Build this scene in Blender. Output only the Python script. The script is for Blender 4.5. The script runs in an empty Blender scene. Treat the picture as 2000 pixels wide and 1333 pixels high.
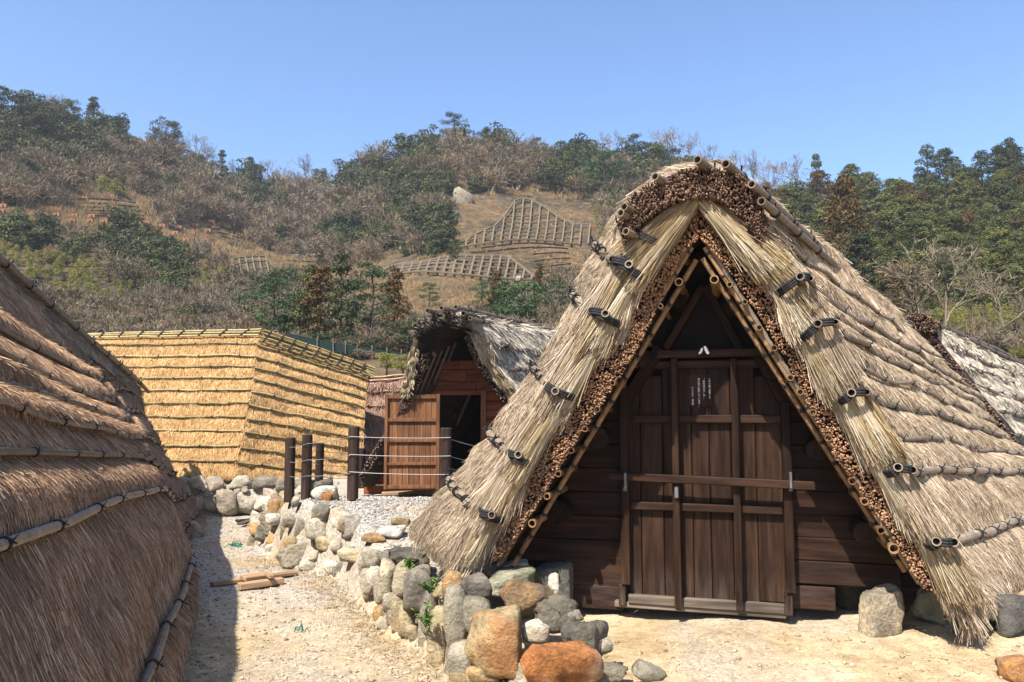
import bpy, math, random
import numpy as np
from mathutils import Vector, Matrix

random.seed(7)
rng = np.random.default_rng(7)
SC = bpy.context.scene
COL = SC.collection

# ------------------------------------------------------------------ camera
ZC, FPX = 1.75, 1500.0
PITCH = math.atan(134 / FPX)
cam = bpy.data.cameras.new("camera")
cam.sensor_width = 36.0
cam.lens = FPX / 2000 * 36.0
cam.clip_start, cam.clip_end = 0.05, 9000
camo = bpy.data.objects.new("camera", cam)
COL.objects.link(camo)
camo.location = (0, 0, ZC)
camo.rotation_euler = (math.pi / 2 + PITCH, 0, 0)
SC.camera = camo

# ------------------------------------------------------------------ sky, sun, exposure
SUN_EL, SUN_AZ = math.radians(54), math.radians(34)      # azimuth: left of straight behind the camera
world = bpy.data.worlds.new("World")
SC.world = world
world.use_nodes = True
wn = world.node_tree
sky = wn.nodes.new("ShaderNodeTexSky")
sky.sky_type = 'NISHITA'
sky.sun_disc = False
sky.sun_elevation = SUN_EL
sun_dir = Vector((-math.sin(SUN_AZ) * math.cos(SUN_EL), -math.cos(SUN_AZ) * math.cos(SUN_EL), math.sin(SUN_EL)))
sky.sun_rotation = math.atan2(sun_dir.x, sun_dir.y)
sky.altitude = 300
sky.air_density = 1.0
sky.dust_density = 1.5
sky.ozone_density = 6.0
bg = wn.nodes["Background"]
wn.links.new(sky.outputs[0], bg.inputs[0])
bg.inputs[1].default_value = 0.118
sl = bpy.data.lights.new("sun", 'SUN')
sl.energy = 5.0
sl.angle = math.radians(0.5)
sl.color = (1.0, 0.95, 0.87)
so = bpy.data.objects.new("sun", sl)
COL.objects.link(so)
so.rotation_euler = (-sun_dir).to_track_quat('-Z', 'Y').to_euler()
SC.view_settings.view_transform = 'Standard'
SC.view_settings.look = 'None'
SC.view_settings.gamma = 1
SC.view_settings.exposure = 1.2
SC.cycles.max_bounces = 6
SC.cycles.diffuse_bounces = 2

# ------------------------------------------------------------------ measuring helpers
SP, CP = math.sin(PITCH), math.cos(PITCH)
def ray(px, py):
    x = (px - 1000) / FPX
    y = (666.5 - py) / FPX
    return np.array([x, CP - SP * y, SP + CP * y])
CAM = np.array([0, 0, ZC])
def W(px, py, Y):
    r = ray(px, py)
    return CAM + r * (Y / r[1])
def WZ(px, py, z):
    r = ray(px, py)
    return CAM + r * ((z - ZC) / r[2])
class Plane:
    def __init__(s, p0, ex, up=(0, 0, 1)):
        s.p = np.array(p0, float)
        s.ex = np.array(ex, float); s.ex /= np.linalg.norm(s.ex)
        ez = np.array(up, float); ez -= s.ex * ez.dot(s.ex)
        s.ez = ez / np.linalg.norm(ez)
        s.n = np.cross(s.ex, s.ez)          # ex right, ez up -> n towards the viewer
        if s.n[1] > 0: s.n = -s.n
    def hit(s, px, py, off=0.0):
        r = ray(px, py)
        t = (s.p + s.n * off - CAM).dot(s.n) / r.dot(s.n)
        return CAM + r * t
    def ab(s, px, py, off=0.0):
        q = s.hit(px, py, off) - s.p
        return q.dot(s.ex), q.dot(s.ez)
    def at(s, a, b, off=0.0):
        return s.p + s.ex * a + s.ez * b + s.n * off
def interp(x, pts):
    return np.interp(x, [p[0] for p in pts], [p[1] for p in pts])
def resample(P, n):
    P = np.array(P, float)
    d = np.r_[0, np.cumsum(np.linalg.norm(np.diff(P, axis=0), axis=1))]
    s = np.linspace(0, d[-1], n)
    return np.stack([np.interp(s, d, P[:, k]) for k in range(3)], 1)
def unit(v):
    v = np.array(v, float)
    return v / (np.linalg.norm(v, axis=-1, keepdims=True) + 1e-9)

# ------------------------------------------------------------------ object helpers
ORG = {}
def tag(o, label=None, cat=None, group=None, kind=None):
    if label: o["label"] = label
    if cat: o["category"] = cat
    if group: o["group"] = group
    if kind: o["kind"] = kind
    return o
def thing(name, label, cat, loc, group=None):
    o = bpy.data.objects.new(name, None)
    o.empty_display_size = 0.2
    COL.objects.link(o)
    o.location = [float(c) for c in loc]
    ORG[o] = np.array(loc, float)
    return tag(o, label, cat, group)
def mesh_np(name, V, F, mat, smooth=False, col=None, uv=None):
    me = bpy.data.meshes.new(name)
    V = np.ascontiguousarray(V, dtype=np.float32)
    if isinstance(F, np.ndarray):
        k = F.shape[1]
        me.vertices.add(len(V)); me.vertices.foreach_set("co", V.ravel())
        me.loops.add(F.size); me.loops.foreach_set("vertex_index", F.astype(np.int32).ravel())
        me.polygons.add(len(F)); me.polygons.foreach_set("loop_start", np.arange(0, F.size, k, dtype=np.int32))
        me.update(calc_edges=True)
    else:
        me.from_pydata([tuple(map(float, v)) for v in V], [], [tuple(int(i) for i in f) for f in F])
    if col is not None:
        a = me.color_attributes.new("Col", 'FLOAT_COLOR', 'POINT')
        c = np.ones((len(V), 4), np.float32); c[:, :col.shape[1]] = col
        a.data.foreach_set("color", c.ravel())
    if uv is not None:
        l = me.uv_layers.new(name="UVMap")
        idx = np.zeros(len(me.loops), np.int32); me.loops.foreach_get("vertex_index", idx)
        l.data.foreach_set("uv", np.ascontiguousarray(uv[idx], dtype=np.float32).ravel())
    if smooth:
        me.polygons.foreach_set("use_smooth", np.ones(len(me.polygons), bool))
    if mat is not None: me.materials.append(mat)
    me.validate()
    return me
def link(name, me, parent=None, mat4=None, world_verts=True):
    """me holds world coordinates when world_verts; otherwise mat4 (world) places it."""
    o = bpy.data.objects.new(name, me)
    COL.objects.link(o)
    org = np.zeros(3)
    if parent is not None:
        o.parent = parent
        org = ORG[parent]
    ORG[o] = org
    if mat4 is not None:
        M = mat4.copy(); M.translation = M.translation - Vector([float(c) for c in org])
        o.matrix_basis = M
    elif parent is not None:
        me.transform(Matrix.Translation([-float(c) for c in org]))
    return o
def mk(name, V, F, mat, parent=None, **k):
    return link(name, mesh_np(name, V, F, mat, **k), parent)

def box8(a, b):
    (x0, y0, z0), (x1, y1, z1) = a, b
    return [(x0, y0, z0), (x1, y0, z0), (x1, y1, z0), (x0, y1, z0), (x0, y0, z1), (x1, y0, z1), (x1, y1, z1), (x0, y1, z1)]
BF = [(0, 3, 2, 1), (4, 5, 6, 7), (0, 1, 5, 4), (1, 2, 6, 5), (2, 3, 7, 6), (3, 0, 4, 7)]
def bev_box(hx, hy, hz, b):
    """box of half sizes with chamfered edges: 24 verts"""
    V = []; F = []
    import bmesh
    bm = bmesh.new()
    vs = [bm.verts.new(v) for v in box8((-hx, -hy, -hz), (hx, hy, hz))]
    for f in BF: bm.faces.new([vs[i] for i in f])
    bmesh.ops.bevel(bm, geom=list(bm.edges), offset=min(b, hx * .6, hy * .6, hz * .6), segments=1, affect='EDGES')
    bm.verts.index_update()
    V = [tuple(v.co) for v in bm.verts]; F = [[v.index for v in f.verts] for f in bm.faces]
    bm.free()
    return np.array(V), F
def box_obj(name, center, ex, ey, ez, hx, hy, hz, mat, parent, bevel=0.006):
    V, F = bev_box(hx, hy, hz, bevel)
    me = mesh_np(name, V, F, mat)
    M = Matrix(((ex[0], ey[0], ez[0], center[0]), (ex[1], ey[1], ez[1], center[1]), (ex[2], ey[2], ez[2], center[2]), (0, 0, 0, 1)))
    return link(name, me, parent, M)
def beam_between(name, p, q, w, h, mat, parent, up=(0, 0, 1), bevel=0.006):
    p = np.array(p, float); q = np.array(q, float)
    ex = unit(q - p); ey = unit(np.cross(np.array(up, float), ex)); ez = np.cross(ex, ey)
    return box_obj(name, (p + q) / 2, ex, ey, ez, np.linalg.norm(q - p) / 2, w / 2, h / 2, mat, parent, bevel)

def tube(P, r, sides=8, nodes=0.0, hollow=True, rtip=None):
    P = np.array(P, float)
    d = np.r_[0, np.cumsum(np.linalg.norm(np.diff(P, axis=0), axis=1))]
    L = d[-1]
    s = [(x, 1.0) for x in d]
    if nodes:
        x = nodes * 0.5 + random.random() * nodes * .3
        while x < L - .03:
            s += [(x - .014, 1.0), (x, 1.13), (x + .014, 1.0)]
            x += nodes * random.uniform(.85, 1.15)
    s = sorted(s); ss = np.array([a for a, _ in s]); rr = np.array([b for _, b in s]) * r
    if rtip is not None: rr = rr * (1 + (rtip / r - 1) * ss / L)
    Q = np.stack([np.interp(ss, d, P[:, k]) for k in range(3)], 1)
    T = unit(np.gradient(Q, axis=0)) if len(Q) > 2 else np.repeat(unit(Q[1:] - Q[:1]), len(Q), 0)
    a = np.array([0, 0, 1.0]) if abs(T[0][2]) < .9 else np.array([1.0, 0, 0])
    A = unit(np.cross(T, a)); B = np.cross(T, A)
    th = np.arange(sides) * 2 * math.pi / sides
    V = (Q[:, None] + rr[:, None, None] * (np.cos(th)[None, :, None] * A[:, None] + np.sin(th)[None, :, None] * B[:, None])).reshape(-1, 3)
    n = len(Q); F = []
    for i in range(n - 1):
        for j in range(sides):
            k = (j + 1) % sides
            F.append((i * sides + j, i * sides + k, (i + 1) * sides + k, (i + 1) * sides + j))
    V = list(V)
    for e, sgn in ((0, 1), (n - 1, -1)):
        o = len(V); ring = [e * sides + j for j in range(sides)]
        if hollow:
            for dep in (0.0, 0.10):
                for j in range(sides):
                    V.append(Q[e] + T[e] * sgn * dep + .74 * rr[e] * (math.cos(th[j]) * A[e] + math.sin(th[j]) * B[e]))
            for j in range(sides):
                k = (j + 1) % sides
                F.append((ring[j], ring[k], o + k, o + j)); F.append((o + j, o + k, o + sides + k, o + sides + j))
            F.append([o + sides + j for j in range(sides)])
        else:
            F.append(ring)
    return np.array(V), F

# ------------------------------------------------------------------ materials
def new_mat(name):
    m = bpy.data.materials.new(name); m.use_nodes = True
    nt = m.node_tree
    b = nt.nodes["Principled BSDF"]
    b.inputs["Roughness"].default_value = .8
    b.inputs["Specular IOR Level"].default_value = .25
    return m, nt, b
def N(nt, t, **k):
    n = nt.nodes.new(t)
    for a, v in k.items(): setattr(n, a, v)
    return n
def ramp(nt, src, stops, interp_='LINEAR'):
    r = N(nt, "ShaderNodeValToRGB")
    r.color_ramp.interpolation = interp_
    e = r.color_ramp.elements
    e[0].position, e[0].color = stops[0][0], (*stops[0][1], 1)
    e[1].position, e[1].color = stops[-1][0], (*stops[-1][1], 1)
    for p, c in stops[1:-1]:
        x = e.new(p); x.color = (*c, 1)
    if src is not None: nt.links.new(src, r.inputs[0])
    return r
def noise(nt, vec, scale, detail=4, rough=.55, stretch=None):
    if stretch is not None:
        mp = N(nt, "ShaderNodeMapping"); mp.inputs["Scale"].default_value = stretch
        nt.links.new(vec, mp.inputs[0]); vec = mp.outputs[0]
    n = N(nt, "ShaderNodeTexNoise"); n.inputs["Scale"].default_value = scale
    n.inputs["Detail"].default_value = detail; n.inputs["Roughness"].default_value = rough
    nt.links.new(vec, n.inputs["Vector"])
    return n
def mixc(nt, f, a, b, mode='MIX'):
    m = N(nt, "ShaderNodeMix", data_type='RGBA', blend_type=mode)
    for sock, v in ((m.inputs[0], f), (m.inputs[6], a), (m.inputs[7], b)):
        if hasattr(v, "links"): nt.links.new(v, sock)
        elif isinstance(v, tuple): sock.default_value = (*v, 1)
        else: sock.default_value = v
    return m.outputs[2]
def bump(nt, b, h, strength=.4, dist=.02):
    n = N(nt, "ShaderNodeBump"); n.inputs["Strength"].default_value = strength; n.inputs["Distance"].default_value = dist
    nt.links.new(h, n.inputs["Height"]); nt.links.new(n.outputs[0], b.inputs["Normal"])
def coord(nt, what="Object"):
    return N(nt, "ShaderNodeTexCoord").outputs[what]
def geo_pos(nt):
    return N(nt, "ShaderNodeNewGeometry").outputs["Position"]

def straw_mat(name, stops, patch=((.75, .75, .75), (1.15, 1.15, 1.15)), pscale=2.2):
    m, nt, b = new_mat(name)
    at = N(nt, "ShaderNodeAttribute", attribute_name="Col")
    sep = N(nt, "ShaderNodeSeparateColor"); nt.links.new(at.outputs["Color"], sep.inputs[0])
    c = ramp(nt, sep.outputs[0], stops).outputs[0]
    n = noise(nt, geo_pos(nt), pscale, 5, .6)
    p = ramp(nt, n.outputs[0], [(.35, patch[0]), (.65, patch[1])]).outputs[0]
    c = mixc(nt, 1.0, c, p, 'MULTIPLY')
    nt.links.new(c, b.inputs["Base Color"])
    b.inputs["Roughness"].default_value = .75
    b.inputs["Specular IOR Level"].default_value = .12
    return m
def thatch_base_mat(name, stops, us=240, vs=7):
    m, nt, b = new_mat(name)
    uv = coord(nt, "UV")
    n = noise(nt, uv, 1.0, 6, .65, (us, vs, 1))
    n2 = noise(nt, geo_pos(nt), 3.0, 4)
    c = ramp(nt, n.outputs[0], stops).outputs[0]
    p = ramp(nt, n2.outputs[0], [(.35, (.7, .7, .7)), (.7, (1.1, 1.1, 1.1))]).outputs[0]
    nt.links.new(mixc(nt, 1.0, c, p, 'MULTIPLY'), b.inputs["Base Color"])
    bump(nt, b, n.outputs[0], 1.0, .02)
    b.inputs["Roughness"].default_value = .95
    return m
def wood_mat(name, c0, c1, c2, axis='z', rough=.65, weather=None):
    m, nt, b = new_mat(name)
    oc = coord(nt)
    oi = N(nt, "ShaderNodeObjectInfo")
    addv = N(nt, "ShaderNodeVectorMath", operation='ADD')
    nt.links.new(oc, addv.inputs[0])
    comb = N(nt, "ShaderNodeCombineXYZ")
    mul = N(nt, "ShaderNodeMath", operation='MULTIPLY'); mul.inputs[1].default_value = 37.0
    nt.links.new(oi.outputs["Random"], mul.inputs[0])
    for i in range(3): nt.links.new(mul.outputs[0], comb.inputs[i])
    nt.links.new(comb.outputs[0], addv.inputs[1])
    st = {'x': (1.2, 16, 16), 'y': (16, 1.2, 16), 'z': (16, 16, 1.2)}[axis]
    n = noise(nt, addv.outputs[0], 1.6, 6, .62, st)
    n2 = noise(nt, addv.outputs[0], 1.5, 3, .5)
    c = ramp(nt, n.outputs[0], [(.3, c0), (.5, c1), (.72, c2)]).outputs[0]
    v = ramp(nt, oi.outputs["Random"], [(0, (.72, .72, .74)), (1, (1.2, 1.17, 1.12))]).outputs[0]
    c = mixc(nt, 1.0, c, v, 'MULTIPLY')
    v2 = ramp(nt, n2.outputs[0], [(.35, (.75, .75, .78)), (.65, (1.12, 1.1, 1.08))]).outputs[0]
    c = mixc(nt, 1.0, c, v2, 'MULTIPLY')
    if weather:
        # bleached, dusty wood close to the sand: a wear mark that follows height above ground
        sx = N(nt, "ShaderNodeSeparateXYZ"); nt.links.new(geo_pos(nt), sx.inputs[0])
        mr = N(nt, "ShaderNodeMapRange"); mr.inputs[1].default_value = weather[0]; mr.inputs[2].default_value = weather[1]
        mr.inputs[3].default_value = .85; mr.inputs[4].default_value = 0
        nt.links.new(sx.outputs[2], mr.inputs[0])
        n3 = noise(nt, addv.outputs[0], 6, 6, .7, {'x': (.4, 3, 3), 'y': (3, .4, 3), 'z': (3, 3, .4)}[axis])
        r3 = ramp(nt, n3.outputs[0], [(.42, (0, 0, 0)), (.68, (1, 1, 1))]).outputs[0]
        mm = N(nt, "ShaderNodeMath", operation='MULTIPLY'); nt.links.new(mr.outputs[0], mm.inputs[0]); nt.links.new(r3, mm.inputs[1])
        c = mixc(nt, mm.outputs[0], c, weather[2])
    nt.links.new(c, b.inputs["Base Color"])
    bump(nt, b, n.outputs[0], .35, .008)
    b.inputs["Specular IOR Level"].default_value = .08
    b.inputs["Roughness"].default_value = rough
    return m
def bamboo_mat(name, stops):
    m, nt, b = new_mat(name)
    oi = N(nt, "ShaderNodeObjectInfo")
    n = noise(nt, geo_pos(nt), 14, 5, .65)
    add = N(nt, "ShaderNodeMath", operation='MULTIPLY_ADD'); add.inputs[1].default_value = .35
    nt.links.new(oi.outputs["Random"], add.inputs[0]); 
    sub = N(nt, "ShaderNodeMath", operation='SUBTRACT'); sub.inputs[1].default_value = .17
    nt.links.new(n.outputs[0], sub.inputs[0]); nt.links.new(sub.outputs[0], add.inputs[2])
    c = ramp(nt, add.outputs[0], stops).outputs[0]
    nt.links.new(c, b.inputs["Base Color"])
    b.inputs["Roughness"].default_value = .5
    bump(nt, b, n.outputs[0], .15, .005)
    return m
def rock_mat(name, stops, lichen=(.30, .27, .19), speck=1.0, stain=None):
    m, nt, b = new_mat(name)
    g = geo_pos(nt)
    oi = N(nt, "ShaderNodeObjectInfo")
    base = ramp(nt, oi.outputs["Random"], stops, 'CONSTANT').outputs[0]
    n1 = noise(nt, g, 5, 6, .62)
    n2 = noise(nt, g, 28, 6, .7)
    n3 = noise(nt, g, 2.4, 4, .6)
    v = ramp(nt, n1.outputs[0], [(.30, (.42, .42, .43)), (.47, (.85, .85, .84)), (.55, (1.05, 1.04, 1.0)), (.70, (1.5, 1.46, 1.36))]).outputs[0]
    c = mixc(nt, 1.0, base, v, 'MULTIPLY')
    s = ramp(nt, n2.outputs[0], [(.35, (.6, .6, .6)), (.6, (1.1, 1.1, 1.1))]).outputs[0]
    c = mixc(nt, speck, c, s, 'MULTIPLY')
    f = ramp(nt, n3.outputs[0], [(.5, (0, 0, 0)), (.62, (1, 1, 1))]).outputs[0]
    fm = N(nt, "ShaderNodeMath", operation='MULTIPLY'); fm.inputs[1].default_value = .55
    nt.links.new(f, fm.inputs[0])
    c = mixc(nt, fm.outputs[0], c, stain or lichen)
    nt.links.new(c, b.inputs["Base Color"])
    hm = N(nt, "ShaderNodeMath", operation='ADD'); nt.links.new(n1.outputs[0], hm.inputs[0]); nt.links.new(n2.outputs[0], hm.inputs[1])
    bump(nt, b, hm.outputs[0], 1.0, .045)
    b.inputs["Roughness"].default_value = .92
    return m
def plain_mat(name, c, rough=.6, var=.15, metal=0):
    m, nt, b = new_mat(name)
    n = noise(nt, geo_pos(nt), 18, 4, .6)
    lo = tuple(x * (1 - var) for x in c); hi = tuple(x * (1 + var) for x in c)
    nt.links.new(ramp(nt, n.outputs[0], [(.3, lo), (.7, hi)]).outputs[0], b.inputs["Base Color"])
    b.inputs["Roughness"].default_value = rough; b.inputs["Metallic"].default_value = metal
    return m
def leaf_mat(name, stops, objvar=.35):
    m, nt, b = new_mat(name)
    at = N(nt, "ShaderNodeAttribute", attribute_name="Col")
    sep = N(nt, "ShaderNodeSeparateColor"); nt.links.new(at.outputs["Color"], sep.inputs[0])
    oi = N(nt, "ShaderNodeObjectInfo")
    n = noise(nt, geo_pos(nt), .35, 3, .5)
    c = ramp(nt, sep.outputs[0], stops).outputs[0]
    v = ramp(nt, oi.outputs["Random"], [(0, (1 - objvar, 1 - objvar * .8, 1 - objvar)), (1, (1 + objvar, 1 + objvar * .7, 1 + objvar * .5))]).outputs[0]
    c = mixc(nt, 1.0, c, v, 'MULTIPLY')
    w = ramp(nt, n.outputs[0], [(.35, (.75, .78, .8)), (.65, (1.2, 1.15, 1.1))]).outputs[0]
    c = mixc(nt, 1.0, c, w, 'MULTIPLY')
    nt.links.new(c, b.inputs["Base Color"])
    b.inputs["Roughness"].default_value = .7
    b.inputs["Specular IOR Level"].default_value = .15
    return m

M = {}
M['straw_grey'] = straw_mat("straw_grey", [(0, (.07, .048, .032)), (.3, (.26, .192, .125)), (.65, (.46, .355, .245)), (1, (.63, .53, .40))])
M['straw_verge'] = straw_mat("straw_verge", [(0, (.05, .032, .017)), (.3, (.22, .145, .066)), (.6, (.38, .285, .155)), (1, (.52, .46, .36))])
M['straw_gold'] = straw_mat("straw_gold", [(0, (.20, .105, .036)), (.35, (.47, .27, .108)), (.7, (.62, .405, .19)), (1, (.74, .56, .32))], ((.88, .85, .8), (1.08, 1.08, 1.08)))
M['straw_brown'] = straw_mat("straw_brown", [(0, (.085, .048, .028)), (.35, (.29, .175, .105)), (.7, (.49, .32, .20)), (1, (.70, .51, .34))], ((.7, .7, .72), (1.2, 1.17, 1.12)), 1.6)
M['straw_white'] = straw_mat("straw_white", [(0, (.20, .16, .12)), (.4, (.42, .36, .28)), (.75, (.58, .52, .43)), (1, (.70, .60, .42))])
M['straw_red'] = straw_mat("straw_red", [(0, (.13, .07, .05)), (.5, (.30, .175, .13)), (1, (.46, .31, .24))])
M['base_grey'] = thatch_base_mat("base_grey", [(.34, (.09, .066, .044)), (.52, (.30, .24, .17)), (.70, (.50, .42, .31))])
M['base_gold'] = thatch_base_mat("base_gold", [(.3, (.30, .17, .05)), (.55, (.50, .31, .10)), (.75, (.62, .42, .16))])
M['base_brown'] = thatch_base_mat("base_brown", [(.34, (.08, .048, .03)), (.52, (.26, .165, .108)), (.70, (.45, .305, .205))])
M['base_shaded'] = thatch_base_mat("base_shaded", [(.3, (.03, .022, .016)), (.55, (.07, .05, .036)), (.75, (.12, .09, .065))])  # thatch darkened to carry the shade of a roof underside
M['base_white'] = thatch_base_mat("base_white", [(.3, (.18, .145, .11)), (.55, (.38, .32, .25)), (.75, (.52, .46, .37))])
M['reed_end'] = straw_mat("reed_end", [(0, (.06, .03, .017)), (.4, (.22, .115, .062)), (.8, (.38, .22, .125)), (1, (.52, .34, .21))], pscale=5)
M['reed_dark'] = straw_mat("reed_dark", [(0, (.035, .022, .016)), (.5, (.11, .065, .045)), (.85, (.24, .15, .10)), (1, (.36, .25, .18))], pscale=4)
M['bamboo_tan'] = bamboo_mat("bamboo_tan", [(.2, (.11, .058, .024)), (.5, (.26, .15, .065)), (.8, (.42, .27, .13))])
M['bamboo_brown'] = bamboo_mat("bamboo_brown", [(.2, (.06, .032, .015)), (.5, (.15, .083, .038)), (.8, (.27, .165, .08))])
M['bamboo_grey'] = bamboo_mat("bamboo_grey", [(.2, (.07, .05, .033)), (.5, (.17, .128, .088)), (.8, (.28, .225, .165))])
M['bamboo_dark'] = bamboo_mat("bamboo_dark", [(.2, (.05, .036, .026)), (.5, (.12, .09, .06)), (.8, (.20, .15, .11))])
M['bamboo_new'] = bamboo_mat("bamboo_new", [(.2, (.10, .075, .03)), (.5, (.24, .18, .075)), (.8, (.38, .30, .14))])
M['rope'] = plain_mat("rope", (.018, .017, .017), .8)
M['wood_x'] = wood_mat("wood_dark_x", (.0105, .0057, .0042), (.025, .013, .0085), (.05, .026, .0145), 'x', .5, (.15, .75, (.075, .06, .053)))
M['wood_z'] = wood_mat("wood_dark_z", (.0105, .0058, .004), (.026, .014, .0088), (.052, .0285, .0165), 'z', .5, (.12, .6, (.13, .105, .085)))
M['wood_bar'] = wood_mat("wood_bar", (.016, .009, .006), (.034, .0185, .012), (.062, .034, .02), 'x', .55)
M['wood_grey_x'] = wood_mat("wood_grey_x", (.05, .04, .032), (.11, .088, .068), (.19, .155, .12), 'x', .8)
M['wood_red'] = wood_mat("wood_red", (.10, .032, .016), (.19, .06, .028), (.27, .095, .045), 'x', .6)
M['wood_redz'] = wood_mat("wood_redz", (.085, .038, .019), (.165, .078, .038), (.24, .12, .06), 'z', .6)
M['wood_post'] = wood_mat("wood_post", (.022, .015, .012), (.042, .028, .022), (.07, .05, .04), 'z', .7)
M['log_end'] = wood_mat("log_end", (.010, .007, .0055), (.021, .014, .0105), (.038, .026, .019), 'y', .85)
M['dark'] = plain_mat("near_black", (.012, .010, .009), .9)
M['plank'] = wood_mat("plank_path", (.14, .085, .05), (.27, .175, .105), (.40, .28, .18), 'x', .85)
M['iron'] = plain_mat("iron", (.15, .15, .15), .5, .4, .5)
M['white'] = plain_mat("white_paint", (.75, .75, .74), .5, .05)
M['wire'] = plain_mat("wire", (.22, .21, .20), .4, .1, .3)
M['rock'] = rock_mat("rock_mixed", [(0, (.34, .28, .20)), (.2, (.44, .33, .19)), (.4, (.27, .235, .19)), (.55, (.42, .25, .11)), (.72, (.46, .38, .26)), (.86, (.36, .29, .20))])
M['rock_grey'] = rock_mat("rock_grey", [(0, (.29, .25, .195)), (.4, (.36, .31, .24)), (.7, (.23, .20, .16))], (.27, .25, .17))
M['rock_dark'] = rock_mat("rock_dark", [(0, (.095, .085, .076)), (.5, (.13, .118, .102))], (.16, .15, .12))
M['rock_orange'] = rock_mat("rock_orange", [(0, (.42, .17, .055)), (.5, (.38, .19, .075))], (.40, .32, .22))
M['rock_pale'] = rock_mat("rock_pale", [(0, (.58, .52, .41)), (.5, (.64, .60, .52))], (.50, .36, .18))
M['rock_tan'] = rock_mat("rock_tan", [(0, (.40, .28, .14)), (.35, (.46, .36, .22)), (.7, (.38, .24, .11))], (.26, .235, .13))
M['rock_wall'] = rock_mat("rock_wall", [(0, (.46, .39, .30)), (.3, (.52, .45, .36)), (.6, (.42, .34, .26)), (.8, (.50, .40, .30))], (.33, .30, .22))
M['pebble_grey'] = straw_mat("pebble_grey", [(0, (.13, .12, .105)), (.5, (.30, .275, .24)), (.85, (.44, .41, .36)), (1, (.62, .59, .54))])
M['pebble'] = straw_mat("pebble", [(0, (.15, .11, .07)), (.5, (.36, .27, .165)), (.85, (.50, .40, .27)), (1, (.66, .58, .45))])

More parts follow.
